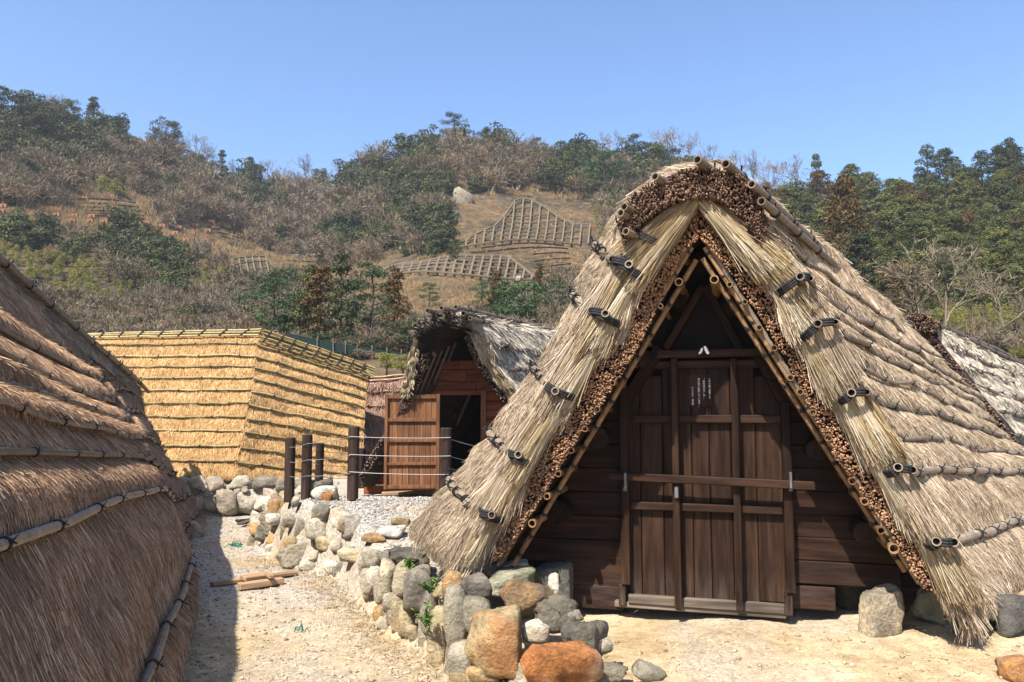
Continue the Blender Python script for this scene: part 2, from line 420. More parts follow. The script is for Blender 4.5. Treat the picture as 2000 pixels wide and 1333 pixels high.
# ------------------------------------------------------------------ thatch surfaces
class Surf:
    """cols: list of polylines (ridge -> eave), one per station u. flip turns the normal."""
    def __init__(s, cols, rows=(), amp=.03, flip=False, nu=40, nv=60, rough=.012, saw=False, seed=1, pre=False):
        C = np.array(cols) if pre else np.array([resample(c, nv) for c in cols])   # u, v, 3
        k = len(C)
        uu = np.linspace(0, k - 1, nu)
        if k == 2:
            G = C[0][None] * (1 - uu)[:, None, None] + C[1][None] * uu[:, None, None]
        else:
            i = np.clip(np.floor(uu).astype(int), 0, k - 2); f = (uu - i)[:, None, None]
            g = lambda j: C[np.clip(j, 0, k - 1)]
            p0, p1, p2, p3 = g(i - 1), g(i), g(i + 1), g(i + 2)
            G = .5 * (2 * p1 + (p2 - p0) * f + (2 * p0 - 5 * p1 + 4 * p2 - p3) * f ** 2 + (3 * p1 - p0 - 3 * p2 + p3) * f ** 3)
        s.nu, s.nv = nu, nv
        Tu = np.gradient(G, axis=0); Tv = np.gradient(G, axis=1)
        Nn = unit(np.cross(Tu, Tv))
        if flip: Nn = -Nn
        s.N0 = Nn
        v = np.linspace(0, 1, nv)
        s.rows = sorted(rows)
        edges = np.array([0] + list(s.rows) + [1.0])
        d = np.zeros(nv)
        for a, b in zip(edges[:-1], edges[1:]):
            m = (v >= a) & (v <= b)
            f = (v[m] - a) / max(b - a, 1e-6)
            d[m] = (f ** .7 * (1 - np.clip((f - .93) / .07, 0, 1))) if saw else np.abs(np.sin(math.pi * f)) ** .6
        r = np.random.default_rng(seed)
        nz = np.zeros((nu, nv))
        for sc_, am in ((7, 1.0), (17, .6)):
            a = r.normal(size=(sc_, sc_ + 3))
            nz += am * bilin(a, np.linspace(0, 1, nu)[:, None], np.linspace(0, 1, nv)[None, :])
        G = G + Nn * (amp * d[None, :, None] + rough * nz[..., None])
        s.G = G
        s.Tu = unit(np.gradient(G, axis=0)); s.Tv = unit(np.gradient(G, axis=1)); 
        n2 = unit(np.cross(s.Tu, s.Tv)); s.N = -n2 if flip else n2
        s.C0 = G
    def ev(s, arr, u, v):
        return bilin3(arr, u, v)
    def pos(s, u, v, off=0.0):
        return bilin3(s.G, u, v) + off * unit(bilin3(s.N0, u, v))
    def line(s, v, u0=0.0, u1=1.0, n=14, off=0.0, wob=0.0):
        u = np.linspace(u0, u1, n)
        P = s.pos(u, np.full(n, v), off)
        if wob: P = P + rng.normal(size=P.shape) * wob
        return P
    def base(s, name, mat, parent, thick=.2):
        nu, nv = s.nu, s.nv
        top = (s.G - s.N * .007).reshape(-1, 3); bot = (s.G - s.N0 * thick).reshape(-1, 3)
        V = np.vstack([top, bot]); n = nu * nv
        idx = np.arange(n).reshape(nu, nv)
        q = np.stack([idx[:-1, :-1], idx[1:, :-1], idx[1:, 1:], idx[:-1, 1:]], -1).reshape(-1, 4)
        F = [q, q[:, ::-1] + n]
        for e in (idx[0], idx[-1], idx[:, 0], idx[:, -1]):
            F.append(np.stack([e[:-1], e[1:], e[1:] + n, e[:-1] + n], -1))
        F = np.vstack(F)
        Lu = np.linalg.norm(np.diff(s.G[:, nv // 2], axis=0), axis=1).sum(); Lv = np.linalg.norm(np.diff(s.G[nu // 2], axis=0), axis=1).sum()
        uu, vv = np.meshgrid(np.linspace(0, Lu, nu), np.linspace(0, Lv, nv), indexing='ij')
        uv = np.stack([uu.ravel(), vv.ravel()], 1); uv = np.vstack([uv, uv])
        return mk(name, V, F, mat, parent, smooth=True, uv=uv)
    def straw(s, n, L, w, jit=.12, lift=.06, vr=(0, 1), ur=(0, 1), cbias=0.0, fringe=0, twist=.95, pw=None, sink=.003, droop=-.004):
        u = rng.uniform(*ur, n); v = rng.uniform(*vr, n)
        if pw is not None: u = ur[0] + (ur[1] - ur[0]) * rng.uniform(0, 1, n) ** pw
        if fringe:
            u2 = rng.uniform(*ur, fringe); v2 = rng.uniform(.955, 1.0, fringe)
            u = np.r_[u, u2]; v = np.r_[v, v2]; n += fringe
        P = bilin3(s.G, u, v); T = unit(bilin3(s.Tv, u, v)); U = unit(bilin3(s.Tu, u, v)); Nn = unit(bilin3(s.N, u, v))
        j = rng.normal(size=(n, 1)) * jit
        # loose, coherent swirls in the lay of the straw
        sw = np.sin(u * 37 + v * 11)[:, None] * .10 + np.sin(u * 91 - v * 23)[:, None] * .07
        l = (lift + np.abs(rng.normal(size=(n, 1))) * lift)
        d = unit(T + U * (j + sw) + Nn * l)
        Ln = L * rng.uniform(.45, 1.25, (n, 1))
        wd = w * rng.uniform(.6, 1.3, (n, 1))
        sd = unit(np.cross(d, Nn)); a = rng.normal(size=(n, 1)) * twist
        sd = sd * np.cos(a) + Nn * np.sin(a)
        P = P - Nn * sink
        e = P + d * Ln - Nn * Ln * droop + U * rng.normal(size=(n, 1)) * Ln * .05
        V = np.stack([P - sd * wd * .5, P + sd * wd * .5, e + sd * wd * .32, e - sd * wd * .32], 1).reshape(-1, 3)
        F = np.arange(n * 4).reshape(n, 4)
        c = np.clip(rng.beta(2.2, 2.2, n) + cbias, 0, 1)
        return V, F, np.repeat(c, 4)[:, None] * np.ones((1, 3))
def bilin(a, u, v):
    h, w = a.shape
    x = u * (h - 1); y = v * (w - 1)
    i = np.clip(np.floor(x).astype(int), 0, h - 2); j = np.clip(np.floor(y).astype(int), 0, w - 2)
    fx = x - i; fy = y - j
    fx = fx * fx * (3 - 2 * fx); fy = fy * fy * (3 - 2 * fy)
    return a[i, j] * (1 - fx) * (1 - fy) + a[i + 1, j] * fx * (1 - fy) + a[i, j + 1] * (1 - fx) * fy + a[i + 1, j + 1] * fx * fy
def bilin3(A, u, v):
    h, w, _ = A.shape
    x = u * (h - 1); y = v * (w - 1)
    i = np.clip(np.floor(x).astype(int), 0, h - 2); j = np.clip(np.floor(y).astype(int), 0, w - 2)
    fx = (x - i)[:, None]; fy = (y - j)[:, None]
    return A[i, j] * (1 - fx) * (1 - fy) + A[i + 1, j] * fx * (1 - fy) + A[i, j + 1] * (1 - fx) * fy + A[i + 1, j + 1] * fx * fy
def cat(parts):
    V, F, C, o = [], [], [], 0
    for v, f, c in parts:
        V.append(v); F.append(f + o); C.append(c); o += len(v)
    return np.vstack(V), np.vstack(F), np.vstack(C)
def straw_obj(name, parts, mat, parent):
    V, F, C = cat(parts)
    o = mk(name, V, F, mat, parent, col=C)
    o["kind"] = "stuff"
    return o

# rope tie: a wound band with two short tails, unit pole radius, axis along x
def make_tie():
    V, F = [], []
    for off in (-.3, .3):
        o = len(V); ns, nc = 10, 4
        for i in range(ns):
            a = i * 2 * math.pi / ns
            for j in range(nc):
                b = j * 2 * math.pi / nc + .78
                rr = 1.12 + .22 * math.cos(b)
                V.append((off + .30 * math.sin(b), rr * math.cos(a), rr * math.sin(a)))
        for i in range(ns):
            for j in range(nc):
                F.append((o + i * nc + j, o + ((i + 1) % ns) * nc + j, o + ((i + 1) % ns) * nc + (j + 1) % nc, o + i * nc + (j + 1) % nc))
    for dx, dy in ((1.5, .8), (-1.3, -.6)):
        v, f = tube([(0, 0, 1.15), (dx * .5, dy * .5, 1.75), (dx, dy, 2.1)], .2, 4, hollow=False)
        o = len(V); V += [tuple(x) for x in v]; F += [tuple(i + o for i in ff) for ff in f]
    return mesh_np("rope_tie", np.array(V), F, M['rope'])
TIE = make_tie()
def put_tie(parent, p, axis, nrm, r, s=1.0):
    ax = unit(axis); nz = unit(np.array(nrm) - ax * np.dot(nrm, ax)); ny = np.cross(nz, ax)
    k = r * s
    Mx = Matrix(((ax[0] * k, ny[0] * k, nz[0] * k, p[0]), (ax[1] * k, ny[1] * k, nz[1] * k, p[1]), (ax[2] * k, ny[2] * k, nz[2] * k, p[2]), (0, 0, 0, 1)))
    return link("rope_tie", TIE, parent, Mx)
def pole(parent, P, r, mat, nodes=.28, sides=8, name="bamboo_pole", ties=0.0, nrm=(0, 0, 1), hollow=True, tie_r=1.0, skip_end=0.0):
    V, F = tube(P, r, sides, nodes, hollow)
    o = mk(name, V, F, mat, parent, smooth=False)
    if ties:
        P = np.array(P, float)
        d = np.r_[0, np.cumsum(np.linalg.norm(np.diff(P, axis=0), axis=1))]
        x = ties * .5 + skip_end
        while x < d[-1] - ties * .2:
            q = np.array([np.interp(x, d, P[:, k]) for k in range(3)])
            q2 = np.array([np.interp(x + .02, d, P[:, k]) for k in range(3)])
            put_tie(o, q, q2 - q, nrm, r, tie_r)
            x += ties * random.uniform(.75, 1.25)
    return o
def row_poles(S, parent, vs, r, mat, ties, u0=0.0, u1=1.0, seg=1, off=None, wob=.006, nodes=.28, n=16):
    for v in vs:
        P = S.line(v, u0, u1, n, (r * .9 if off is None else off), wob)
        nn = S.ev(S.N0, np.array([.5]), np.array([v]))[0]
        pole(parent, P, r * random.uniform(.88, 1.1), mat, nodes, 8, ties=ties, nrm=nn)

# cut reed ends: short round stubs sticking out of a band between two polylines
def reed_band(name, I, O, fdir, mat, parent, r=.0075, prot=.05, dens=1.0, cb=0.0, back=True, jit=.18):
    n = 40
    A = resample(I, n); B = resample(O, n)
    L = np.linalg.norm(np.diff(A, axis=0), axis=1).sum(); wd = np.linalg.norm(A - B, axis=1).mean()
    cnt = int(L * wd / (r * 2.0) ** 2 * 1.05 * dens)
    t = rng.uniform(0, 1, cnt); k = rng.uniform(-.03, 1.03, cnt)
    x = t * (n - 1); i = np.clip(x.astype(int), 0, n - 2); f = (x - i)[:, None]
    PA = A[i] * (1 - f) + A[i + 1] * f; PB = B[i] * (1 - f) + B[i + 1] * f
    P = PA * (1 - k[:, None]) + PB * k[:, None]
    fdir = unit(fdir)
    lump = (np.sin(t * 60 + 2 * k) * .35 + np.sin(t * 23 - 3 * k) * .65) * .016
    h = prot * rng.uniform(.3, 1.0, cnt) + lump + .012
    d = unit(fdir[None] + rng.normal(size=(cnt, 3)) * jit)
    a = np.array([0, 0, 1.0]); X = unit(np.cross(d, a)); Y = np.cross(d, X)
    rr = r * rng.uniform(.7, 1.25, cnt)
    th = np.arange(5) * 2 * math.pi / 5
    ring = rr[:, None, None] * (np.cos(th)[None, :, None] * X[:, None] + np.sin(th)[None, :, None] * Y[:, None])
    b0 = (P - d * .03)[:, None] + ring; b1 = (P + d * h[:, None])[:, None] + ring
    V = np.concatenate([b0, b1], 1).reshape(-1, 3)
    o = np.arange(cnt)[:, None] * 10
    F = []
    for j in range(5):
        q = (j + 1) % 5
        F += [o + np.array([[j, q, 5 + q]]), o + np.array([[j, 5 + q, 5 + j]])]
    F += [o + np.array([[5, 6, 7]]), o + np.array([[5, 7, 8]]), o + np.array([[5, 8, 9]])]
    F = np.vstack(F)
    c = np.clip(rng.beta(2, 2, cnt) + cb, 0, 1)
    ob = mk(name, V, F, mat, parent, col=np.repeat(c, 10)[:, None] * np.ones((1, 3)))
    ob["kind"] = "stuff"
    if back:
        V = np.vstack([A - fdir * .02, B - fdir * .02, A - fdir * .25, B - fdir * .25]); F = []
        for j in range(n - 1):
            for a0, b0_ in ((0, n), (n, 3 * n), (3 * n, 2 * n), (2 * n, 0)):
                F.append((a0 + j, a0 + j + 1, b0_ + j + 1, b0_ + j))
        mk("reed_backing", V, F, M['dark'], parent)
    return ob

# ------------------------------------------------------------------ rocks
def ico(sub):
    import bmesh
    bm = bmesh.new(); bmesh.ops.create_icosphere(bm, subdivisions=sub, radius=1)
    V = np.array([v.co[:] for v in bm.verts]); F = np.array([[v.index for v in f.verts] for f in bm.faces]); bm.free()
    return V, F
ICO = {k: ico(k) for k in (1, 2, 3, 4)}
def rock_mesh(seed, sub=3, cuts=10, boxy=.5, rough=.06, mat=None):
    """a broken stone: many facet planes met by rays from the middle, edges knocked off, pitted surface"""
    r = np.random.default_rng(seed)
    D, F = ICO[sub]; D = unit(D + r.normal(size=D.shape) * .012)
    Nn = unit(np.vstack([r.normal(size=(cuts, 3)), np.eye(3) + r.normal(size=(3, 3)) * .18, -np.eye(3) + r.normal(size=(3, 3)) * .18]))
    d = np.r_[r.uniform(.72, 1.12, cuts), r.uniform(.72, .95, 6)]
    c = D @ Nn.T
    rad = np.where(c > .05, d[None] / np.maximum(c, .05), 9.0)
    s = 80.0
    rad = -np.log(np.exp(-s * np.minimum(rad, 3)).sum(1)) / s          # soft minimum: slightly worn edges
    V = D * rad[:, None]
    dn = np.zeros(len(V)); fr = 2.2; am = 1.0
    for k in range(6):
        for _ in range(3):
            w = unit(r.normal(size=3)) * fr; dn += am * np.sin(V @ w + r.uniform(0, 6.28) + 1.5 * np.sin(V @ (unit(r.normal(size=3)) * fr * .7)))
        fr *= 1.9; am *= .56
    V = V + D * (rough * .22 * dn)[:, None] + r.normal(size=V.shape) * rough * .10
    V = V / np.abs(V).max(0)
    return mesh_np("stone", V, F, mat, smooth=sub < 4)
def rock(name, px, py, w, h, Y, mat, parent=None, seed=0, depth=.8, sub=3, roll=0.0, rotz=None, boxy=.5, rough=.06, cuts=10):
    """px,py centre in the frame; w,h extent there (2000 px frame); Y distance"""
    c = W(px, py, Y)
    s = Y / FPX
    hw, hh = w * s / 2, h * s / 2
    me = rock_mesh(seed, sub, cuts, boxy, rough, mat)
    rz = random.uniform(-.25, .25) if rotz is None else rotz
    Mx = Matrix.Translation(Vector([float(q) for q in c])) @ Matrix.Rotation(rz, 4, 'Z') @ Matrix.Rotation(roll, 4, 'Y') @ Matrix.Diagonal((hw, (hw + hh) / 2 * depth, hh, 1))
    return link(name, me, parent, Mx)

# ================================================================== SETTING: ground
EDGE = np.array([(.95, 3.6), (.35, 4.55), (-.05, 4.95), (-.5, 5.45), (-1.0, 6.35), (-1.33, 7.15), (-1.75, 8.1), (-2.45, 8.75), (-3.0, 9.6), (-3.4, 10.5), (-3.55, 12.4)])
def edge_sd(x, y):
    """signed distance to the terrace edge: positive on the terrace (right) side"""
    best = np.full(x.shape, 1e9); sg = np.ones(x.shape)
    for a, b in zip(EDGE[:-1], EDGE[1:]):
        ab = b - a; t = np.clip(((x - a[0]) * ab[0] + (y - a[1]) * ab[1]) / ab.dot(ab), 0, 1)
        dx = x - a[0] - t * ab[0]; dy = y - a[1] - t * ab[1]; d = np.hypot(dx, dy)
        s = np.where(ab[0] * (y - a[1]) - ab[1] * (x - a[0]) < 0, 1.0, -1.0)
        m = d < best; best = np.where(m, d, best); sg = np.where(m, s, sg)
    sg = np.where(y > EDGE[-1][1], np.where(x > -3.5, 1.0, -1.0), sg)
    return best * sg
def wob2(x, y, s):
    return np.sin(x * 1.7 * s + 1.3) * np.sin(y * 1.9 * s + .4) + .6 * np.sin(x * 3.9 * s - y * 2.3 * s) + .35 * np.sin(x * 8.1 * s + y * 7.3 * s + 2)
def ground_z(x, y):
    x = np.asarray(x, float); y = np.asarray(y, float)
    sd = edge_sd(x, y)
    lift = np.clip((y - 6.2) / 2.8, 0, 1); lift = lift * lift * (3 - 2 * lift)
    left = np.clip((1.5 - x) / 2.0, 0, 1)
    terr = .20 + .50 * lift * left + .08 * np.clip((.9 - x) / 1.2, 0, 1) * np.clip((y - 4.9) / .8, 0, 1)
    terr = terr - .09 * np.clip(y - 8.9, 0, 2) * left + .07 * np.clip(x - 1.3, -1, 3) * np.clip((y - 4.3) / .9, 0, 1)
    k = np.clip((sd + .07) / .24, 0, 1); k = k * k * (3 - 2 * k)
    # a gap in the wall where rubble slides to the path
    gap = np.exp(-(((x + 1.75) / .55) ** 2 + ((y - 8.0) / .8) ** 2))
    k = k * (1 - .0 * gap)
    z = terr * k
    back = np.clip((y - 12.95) / .3, 0, 1)
    z = np.maximum(z, .55 * back)
    return z + .012 * wob2(x, y, 1.6) * np.clip(1.2 - y / 40, 0, 1) + .006 * wob2(y, x, 5.0) * np.clip(1.2 - y / 30, 0, 1)
def axis_pts(lo, hi, fine_lo, fine_hi, step, grow=1.35):
    a = list(np.arange(fine_lo, fine_hi, step)); s = step
    while a[-1] < hi: s *= grow; a.append(a[-1] + s)
    s = step; b = []
    x = fine_lo
    while x > lo: s *= grow; x -= s; b.append(x)
    return np.array(b[::-1] + a)
gx = axis_pts(-3000, 3000, -5.2, 5.4, .07); gy = axis_pts(-3000, 3000, 2.8, 14.5, .07)
GX, GY = np.meshgrid(gx, gy, indexing='ij')
GZ = ground_z(GX, GY)
idx = np.arange(GX.size).reshape(GX.shape)
q = np.stack([idx[:-1, :-1], idx[1:, :-1], idx[1:, 1:], idx[:-1, 1:]], -1).reshape(-1, 4)
def ground_mat():
    m, nt, b = new_mat("sandy_ground")
    g = geo_pos(nt)
    n1 = noise(nt, g, .9, 6, .6); n2 = noise(nt, g, 9, 6, .65); n3 = noise(nt, g, 60, 5, .7)
    vor = N(nt, "ShaderNodeTexVoronoi"); vor.inputs["Scale"].default_value = 55; nt.links.new(g, vor.inputs["Vector"])
    c = ramp(nt, n1.outputs[0], [(.28, (.27, .20, .12)), (.42, (.46, .335, .185)), (.55, (.58, .44, .27)), (.7, (.66, .54, .37))]).outputs[0]
    c2 = ramp(nt, n2.outputs[0], [(.35, (.70, .67, .62)), (.55, (1.0, 1.0, 1.0)), (.7, (1.18, 1.18, 1.17))]).outputs[0]
    c = mixc(nt, 1.0, c, c2, 'MULTIPLY')
    c3 = ramp(nt, n3.outputs[0], [(.38, (.74, .72, .70)), (.55, (1.04, 1.04, 1.04))]).outputs[0]
    c = mixc(nt, 1.0, c, c3, 'MULTIPLY')
    # greyer, gravelly swathes
    n4 = noise(nt, g, .7, 5, .55, (1.3, .7, 1))
    gf = ramp(nt, n4.outputs[0], [(.47, (0, 0, 0)), (.60, (1, 1, 1))]).outputs[0]
    gm = N(nt, "ShaderNodeMath", operation='MULTIPLY'); gm.inputs[1].default_value = .55; nt.links.new(gf, gm.inputs[0])
    gc = ramp(nt, vor.outputs["Color"], [(.1, (.17, .155, .13)), (.5, (.38, .34, .28)), (.9, (.56, .51, .44))]).outputs[0]
    c = mixc(nt, gm.outputs[0], c, gc)
    # grey crushed stone was spread on the upper path and the terrace
    sx = N(nt, "ShaderNodeSeparateXYZ"); nt.links.new(g, sx.inputs[0])
    mr = N(nt, "ShaderNodeMapRange"); mr.inputs[1].default_value = 6.6; mr.inputs[2].default_value = 8.0; nt.links.new(sx.outputs[1], mr.inputs[0])
    nz = ramp(nt, n1.outputs[0], [(.36, (.15, .15, .15)), (.56, (1, 1, 1))]).outputs[0]
    gk = N(nt, "ShaderNodeMath", operation='MULTIPLY'); nt.links.new(mr.outputs[0], gk.inputs[0]); nt.links.new(nz, gk.inputs[1])
    vg = ramp(nt, vor.outputs["Color"], [(.1, (.16, .145, .125)), (.5, (.33, .30, .26)), (.9, (.52, .48, .42))]).outputs[0]
    c = mixc(nt, gk.outputs[0], c, vg)
    nt.links.new(c, b.inputs["Base Color"])
    h = N(nt, "ShaderNodeMath", operation='ADD'); nt.links.new(n2.outputs[0], h.inputs[0]); nt.links.new(n3.outputs[0], h.inputs[1])
    bump(nt, b, h.outputs[0], .9, .025)
    b.inputs["Roughness"].default_value = .95
    return m
M['ground'] = ground_mat()
go = mk("ground", np.stack([GX, GY, GZ], -1).reshape(-1, 3), q, M['ground'], smooth=True)
tag(go, "pale sandy ground with a gravel path between the huts", kind="structure")

# ================================================================== SETTING: hillside
RIDGE = [(-1200, 190), (-300, 205), (0, 240), (60, 240), (130, 255), (250, 262), (330, 290), (400, 335), (470, 365), (560, 375), (640, 380), (690, 350), (760, 318), (850, 290), (960, 292), (1050, 308), (1150, 322), (1300, 330), (1400, 352), (1480, 395), (1560, 425), (1640, 425), (1720, 410), (1800, 385), (1900, 372), (2000, 372), (2600, 340), (3200, 340)]
RDIST = [(-1200, 90), (0, 92), (600, 140), (900, 112), (1300, 120), (1500, 100), (2000, 88), (3200, 88)]
def hill(px, py):
    px = float(px); r = interp(px, RIDGE); t = (700 - py) / (700 - r)
    Y = 34 + (interp(px, RDIST) - 34) * max(t, 0) ** 1.05
    p = W(px, py, Y)
    p[2] += 0.5 * math.sin(p[0] * .31 + 1) * math.sin(p[1] * .27) * min(1, max(t, 0) * 2)
    return p
hx = np.arange(-1200, 3201, 20); ht = np.linspace(0, 1, 46)
HV = []
for x in hx:
    r = interp(x, RIDGE)
    p0 = hill(x, 700)
    HV.append([p0[0] * 24 / 34, 24.0, .35])
    for t in ht: HV.append(hill(x, 700 - t * (700 - r)))
    p = hill(x, r)
    for dy, dz in ((8, -2), (30, -14), (90, -45)):
        HV.append([p[0] * (1 + dy / p[1]), p[1] + dy, p[2] + dz])
nr = len(ht) + 4
idx = np.arange(len(hx) * nr).reshape(len(hx), nr)
q = np.stack([idx[:-1, :-1], idx[1:, :-1], idx[1:, 1:], idx[:-1, 1:]], -1).reshape(-1, 4)
def hill_mat():
    m, nt, b = new_mat("hill_soil")
    g = geo_pos(nt)
    n1 = noise(nt, g, .12, 6, .6); n2 = noise(nt, g, 1.3, 6, .7)
    c = ramp(nt, n1.outputs[0], [(.32, (.045, .036, .022)), (.48, (.085, .062, .036)), (.62, (.15, .10, .052))]).outputs[0]
    v = ramp(nt, n2.outputs[0], [(.35, (.5, .5, .5)), (.62, (1.25, 1.2, 1.15))]).outputs[0]
    nt.links.new(mixc(nt, 1.0, c, v, 'MULTIPLY'), b.inputs["Base Color"])
    bump(nt, b, n2.outputs[0], 1.0, .4)
    b.inputs["Roughness"].default_value = .95
    return m
M['hill'] = hill_mat()
ho = mk("hillside", np.array(HV), q, M['hill'], smooth=True)
tag(ho, "steep scrubby hillside behind the huts", kind="structure")


# ================================================================== HUT A: the big gabled hut on the right
hutA = thing("thatched_hut", "large grey thatched hut with dark wooden front door, numbered plate and bamboo-tied gable", "hut", (1.6, 5.6, .2))
# leaning gable plane (verge) through three measured points, and the recessed upright front wall
vl, vr_, va = W(960, 1100, 5.75), W(1820, 1160, 4.95), W(1365, 440, 5.22)
exV = vr_ - vl; exV = unit(exV)
upV = va - (vl + vr_) / 2
VP = Plane(vl, exV, upV)
wl, wr = W(1020, 1110, 6.22), W(1760, 1140, 5.45)
exW = np.array([wr[0] - wl[0], wr[1] - wl[1], 0])
WP = Plane(wl, exW)
FN = WP.n                                     # horizontal outward normal of the front
AX = unit(np.array([4.9 - 1.3, 9.5 - 4.95, 0]))  # along the ridge, away from the gable
def vp(px, py, off=0.0): return VP.hit(px, py, off)
def vpl(L, off=0.0): return np.array([VP.hit(x, y, off) for x, y in L])

# --- right roof slope
frontR = [(1378, 326), (1430, 333), (1470, 362), (1497, 430), (1545, 520), (1600, 620), (1665, 760), (1755, 915), (1835, 1060), (1908, 1200)]
cR0 = vpl(frontR, -.10)
rear_px = [(1772, 640), (1790, 655), (1880, 750), (1985, 868), (2080, 965), (2150, 1035)]
cR1 = np.array([W(x, y, 9.5 - .2 * i / 5) for i, (x, y) in enumerate(rear_px)])
endsR_px = [(1583, 544), (1632, 629), (1693, 766), (1783, 918), (1863, 1059)]
_c = resample(cR0, 400)
vE = [float(np.argmin(np.linalg.norm(_c - VP.hit(x, y, -.06), axis=1))) / 399 for x, y in endsR_px]
rowsR = sorted(vE + [vE[0] - .09, (vE[0] + vE[1]) / 2, (vE[1] + vE[2]) / 2, (vE[2] + vE[3]) / 2])
thinR = [r for r in rowsR if r not in vE]
SR = Surf([cR0, cR1], rowsR, .035, flip=True, nu=70, nv=90, rough=.02, seed=3)
if SR.N0[35, 60][0] < 0: SR = Surf([cR0, cR1], rowsR, .035, flip=False, nu=70, nv=90, rough=.02, seed=3)
SR.base("thatch_slope", M['base_grey'], hutA, .26)
straw_obj("thatch_straw", [SR.straw(170000, .075, .0034, .16, .016, pw=1.6, fringe=9000), SR.straw(5000, .14, .004, .35, .07, pw=1.6, cbias=.1)], M['straw_grey'], hutA)
row_poles(SR, hutA, thinR, .016, M['bamboo_dark'], .6, .03, .985, wob=.014, off=.014)

# --- left roof slope: bulges out behind the verge and then runs back along the hut
frontL = [(1372, 326), (1310, 342), (1248, 382), (1212, 440), (1190, 515), (1150, 612), (1075, 762), (1003, 890), (935, 1000), (888, 1112)]
silL = [(1370, 322), (1300, 338), (1232, 382), (1190, 440), (1160, 520), (1108, 622), (1003, 785), (903, 918), (842, 985), (806, 1035)]
cL0 = vpl(frontL, -.05)
cL1 = np.array([W(x, y, VP.hit(x, y)[1] + .45) for x, y in silL])
cL2 = cL1 + np.array([.16, .75, 0]) + np.linspace(0, 1, 10)[:, None] * np.array([0, .1, 0])
endL = np.array([cR1[0] + (cR1[0] - p) * 0 for p in resample(cR1, 10)])
rr_ = resample(cR1, 10)
cL3 = np.array([2 * cR1[0] - p for p in rr_]); cL3[:, 2] = rr_[:, 2]
cL3[:, 1] = 9.6 + .2 * np.linspace(0, 1, 10)
endsL_px = [(1196, 507), (1155, 607), (1067, 752), (993, 885), (935, 998)]
_c = resample(cL0, 400)
vL = [float(np.argmin(np.linalg.norm(_c - VP.hit(x, y, -.03), axis=1))) / 399 for x, y in endsL_px]
rowsL = list(vL)
cL2b = cL2 + (cL3 - cL2) * .14; cL2c = cL2 + (cL3 - cL2) * .42
SL = Surf([cL0, cL1, cL2, cL2b, cL2c, cL3], rowsL, .03, flip=False, nu=90, nv=90, rough=.02, seed=5)
if SL.N0[20, 60][0] > 0: SL = Surf([cL0, cL1, cL2, cL2b, cL2c, cL3], rowsL, .03, flip=True, nu=90, nv=90, rough=.02, seed=5)
SL.base("thatch_slope", M['base_grey'], hutA, .22)
straw_obj("thatch_straw", [SL.straw(110000, .075, .0034, .15, .016, ur=(0, .34), fringe=7000), SL.straw(14000, .12, .010, .1, .02, ur=(.34, 1)), SL.straw(3000, .12, .0036, .35, .05, ur=(0, .3), cbias=.1)], M['straw_grey'], hutA)

# --- bundled straw along the verge
OL = [(1364, 408), (1322, 445), (1287, 497), (1262, 555), (1228, 635), (1168, 707), (1110, 800), (1055, 880), (1003, 985), (958, 1062), (925, 1112)]
BL = [(1364, 382), (1292, 402), (1228, 455), (1196, 520), (1150, 612), (1075, 762), (1003, 890), (935, 1000), (886, 1114)]
IL = [(1366, 464), (1335, 490), (1304, 553), (1270, 631), (1230, 706), (1167, 800), (1114, 878), (1062, 965), (1012, 1045), (985, 1088)]
OR = [(1366, 408), (1428, 452), (1472, 512), (1521, 605), (1581, 698), (1625, 791), (1684, 884), (1719, 930), (1786, 1031), (1838, 1128), (1862, 1165)]
BR = [(1366, 382), (1432, 402), (1492, 462), (1560, 540), (1610, 640), (1680, 775), (1762, 918), (1842, 1062), (1905, 1205)]
IR = [(1368, 464), (1418, 520), (1477, 605), (1533, 698), (1579, 791), (1626, 884), (1660, 930), (1733, 1031), (1788, 1130), (1806, 1150)]
def bundle(p, q_, r0, r1, n, cb, mat):
    """a tied sheaf: straws pinched at p, fanning to q_"""
    ax = unit(q_ - p); X = unit(np.cross(ax, VP.n)); Z = np.cross(X, ax)
    th = rng.uniform(0, 6.283, n); rad = np.sqrt(rng.uniform(.35, 1.0, n))
    e = np.cos(th)[:, None] * X + np.sin(th)[:, None] * Z
    L = np.linalg.norm(q_ - p)
    t1 = rng.uniform(.74, 1.02, (n, 1)); t0 = rng.uniform(-.06, .25, (n, 1)); tm = (t0 + t1) / 2
    prof = lambda t: r0 + (r1 - r0) * np.clip(t, 0, 1.1) ** .65 + .012 * np.sin(np.clip(t, 0, 1) * math.pi)
    P = lambda t, s: p + ax * L * t + e * (prof(t) * rad[:, None] * s)
    jit = rng.normal(size=(n, 3)) * (.006 + .016 * (rng.uniform(size=(n, 1)) < .12))
    a, m, b = P(t0, 1), P(tm, 1.0) + jit * .5, P(t1, 1.0) + jit * 1.6
    sd = unit(np.cross(b - a, e)); al = rng.normal(size=(n, 1)) * .7; sd = sd * np.cos(al) + e * np.sin(al)
    w = .0038 * rng.uniform(.6, 1.3, (n, 1))
    V = np.stack([a - sd * w * .5, a + sd * w * .5, m + sd * w * .5, m - sd * w * .5, b + sd * w * .35, b - sd * w * .35], 1).reshape(-1, 3)
    o = np.arange(n)[:, None] * 6
    F = np.vstack([o + np.array([[0, 1, 2, 3]]), o + np.array([[3, 2, 4, 5]])])
    c = np.clip(rng.beta(2.0, 2.0, n) + cb, 0, 1)
    return mk("straw_bundle", V, F, mat, hutA, col=np.repeat(c, 6)[:, None] * np.ones((1, 3)))
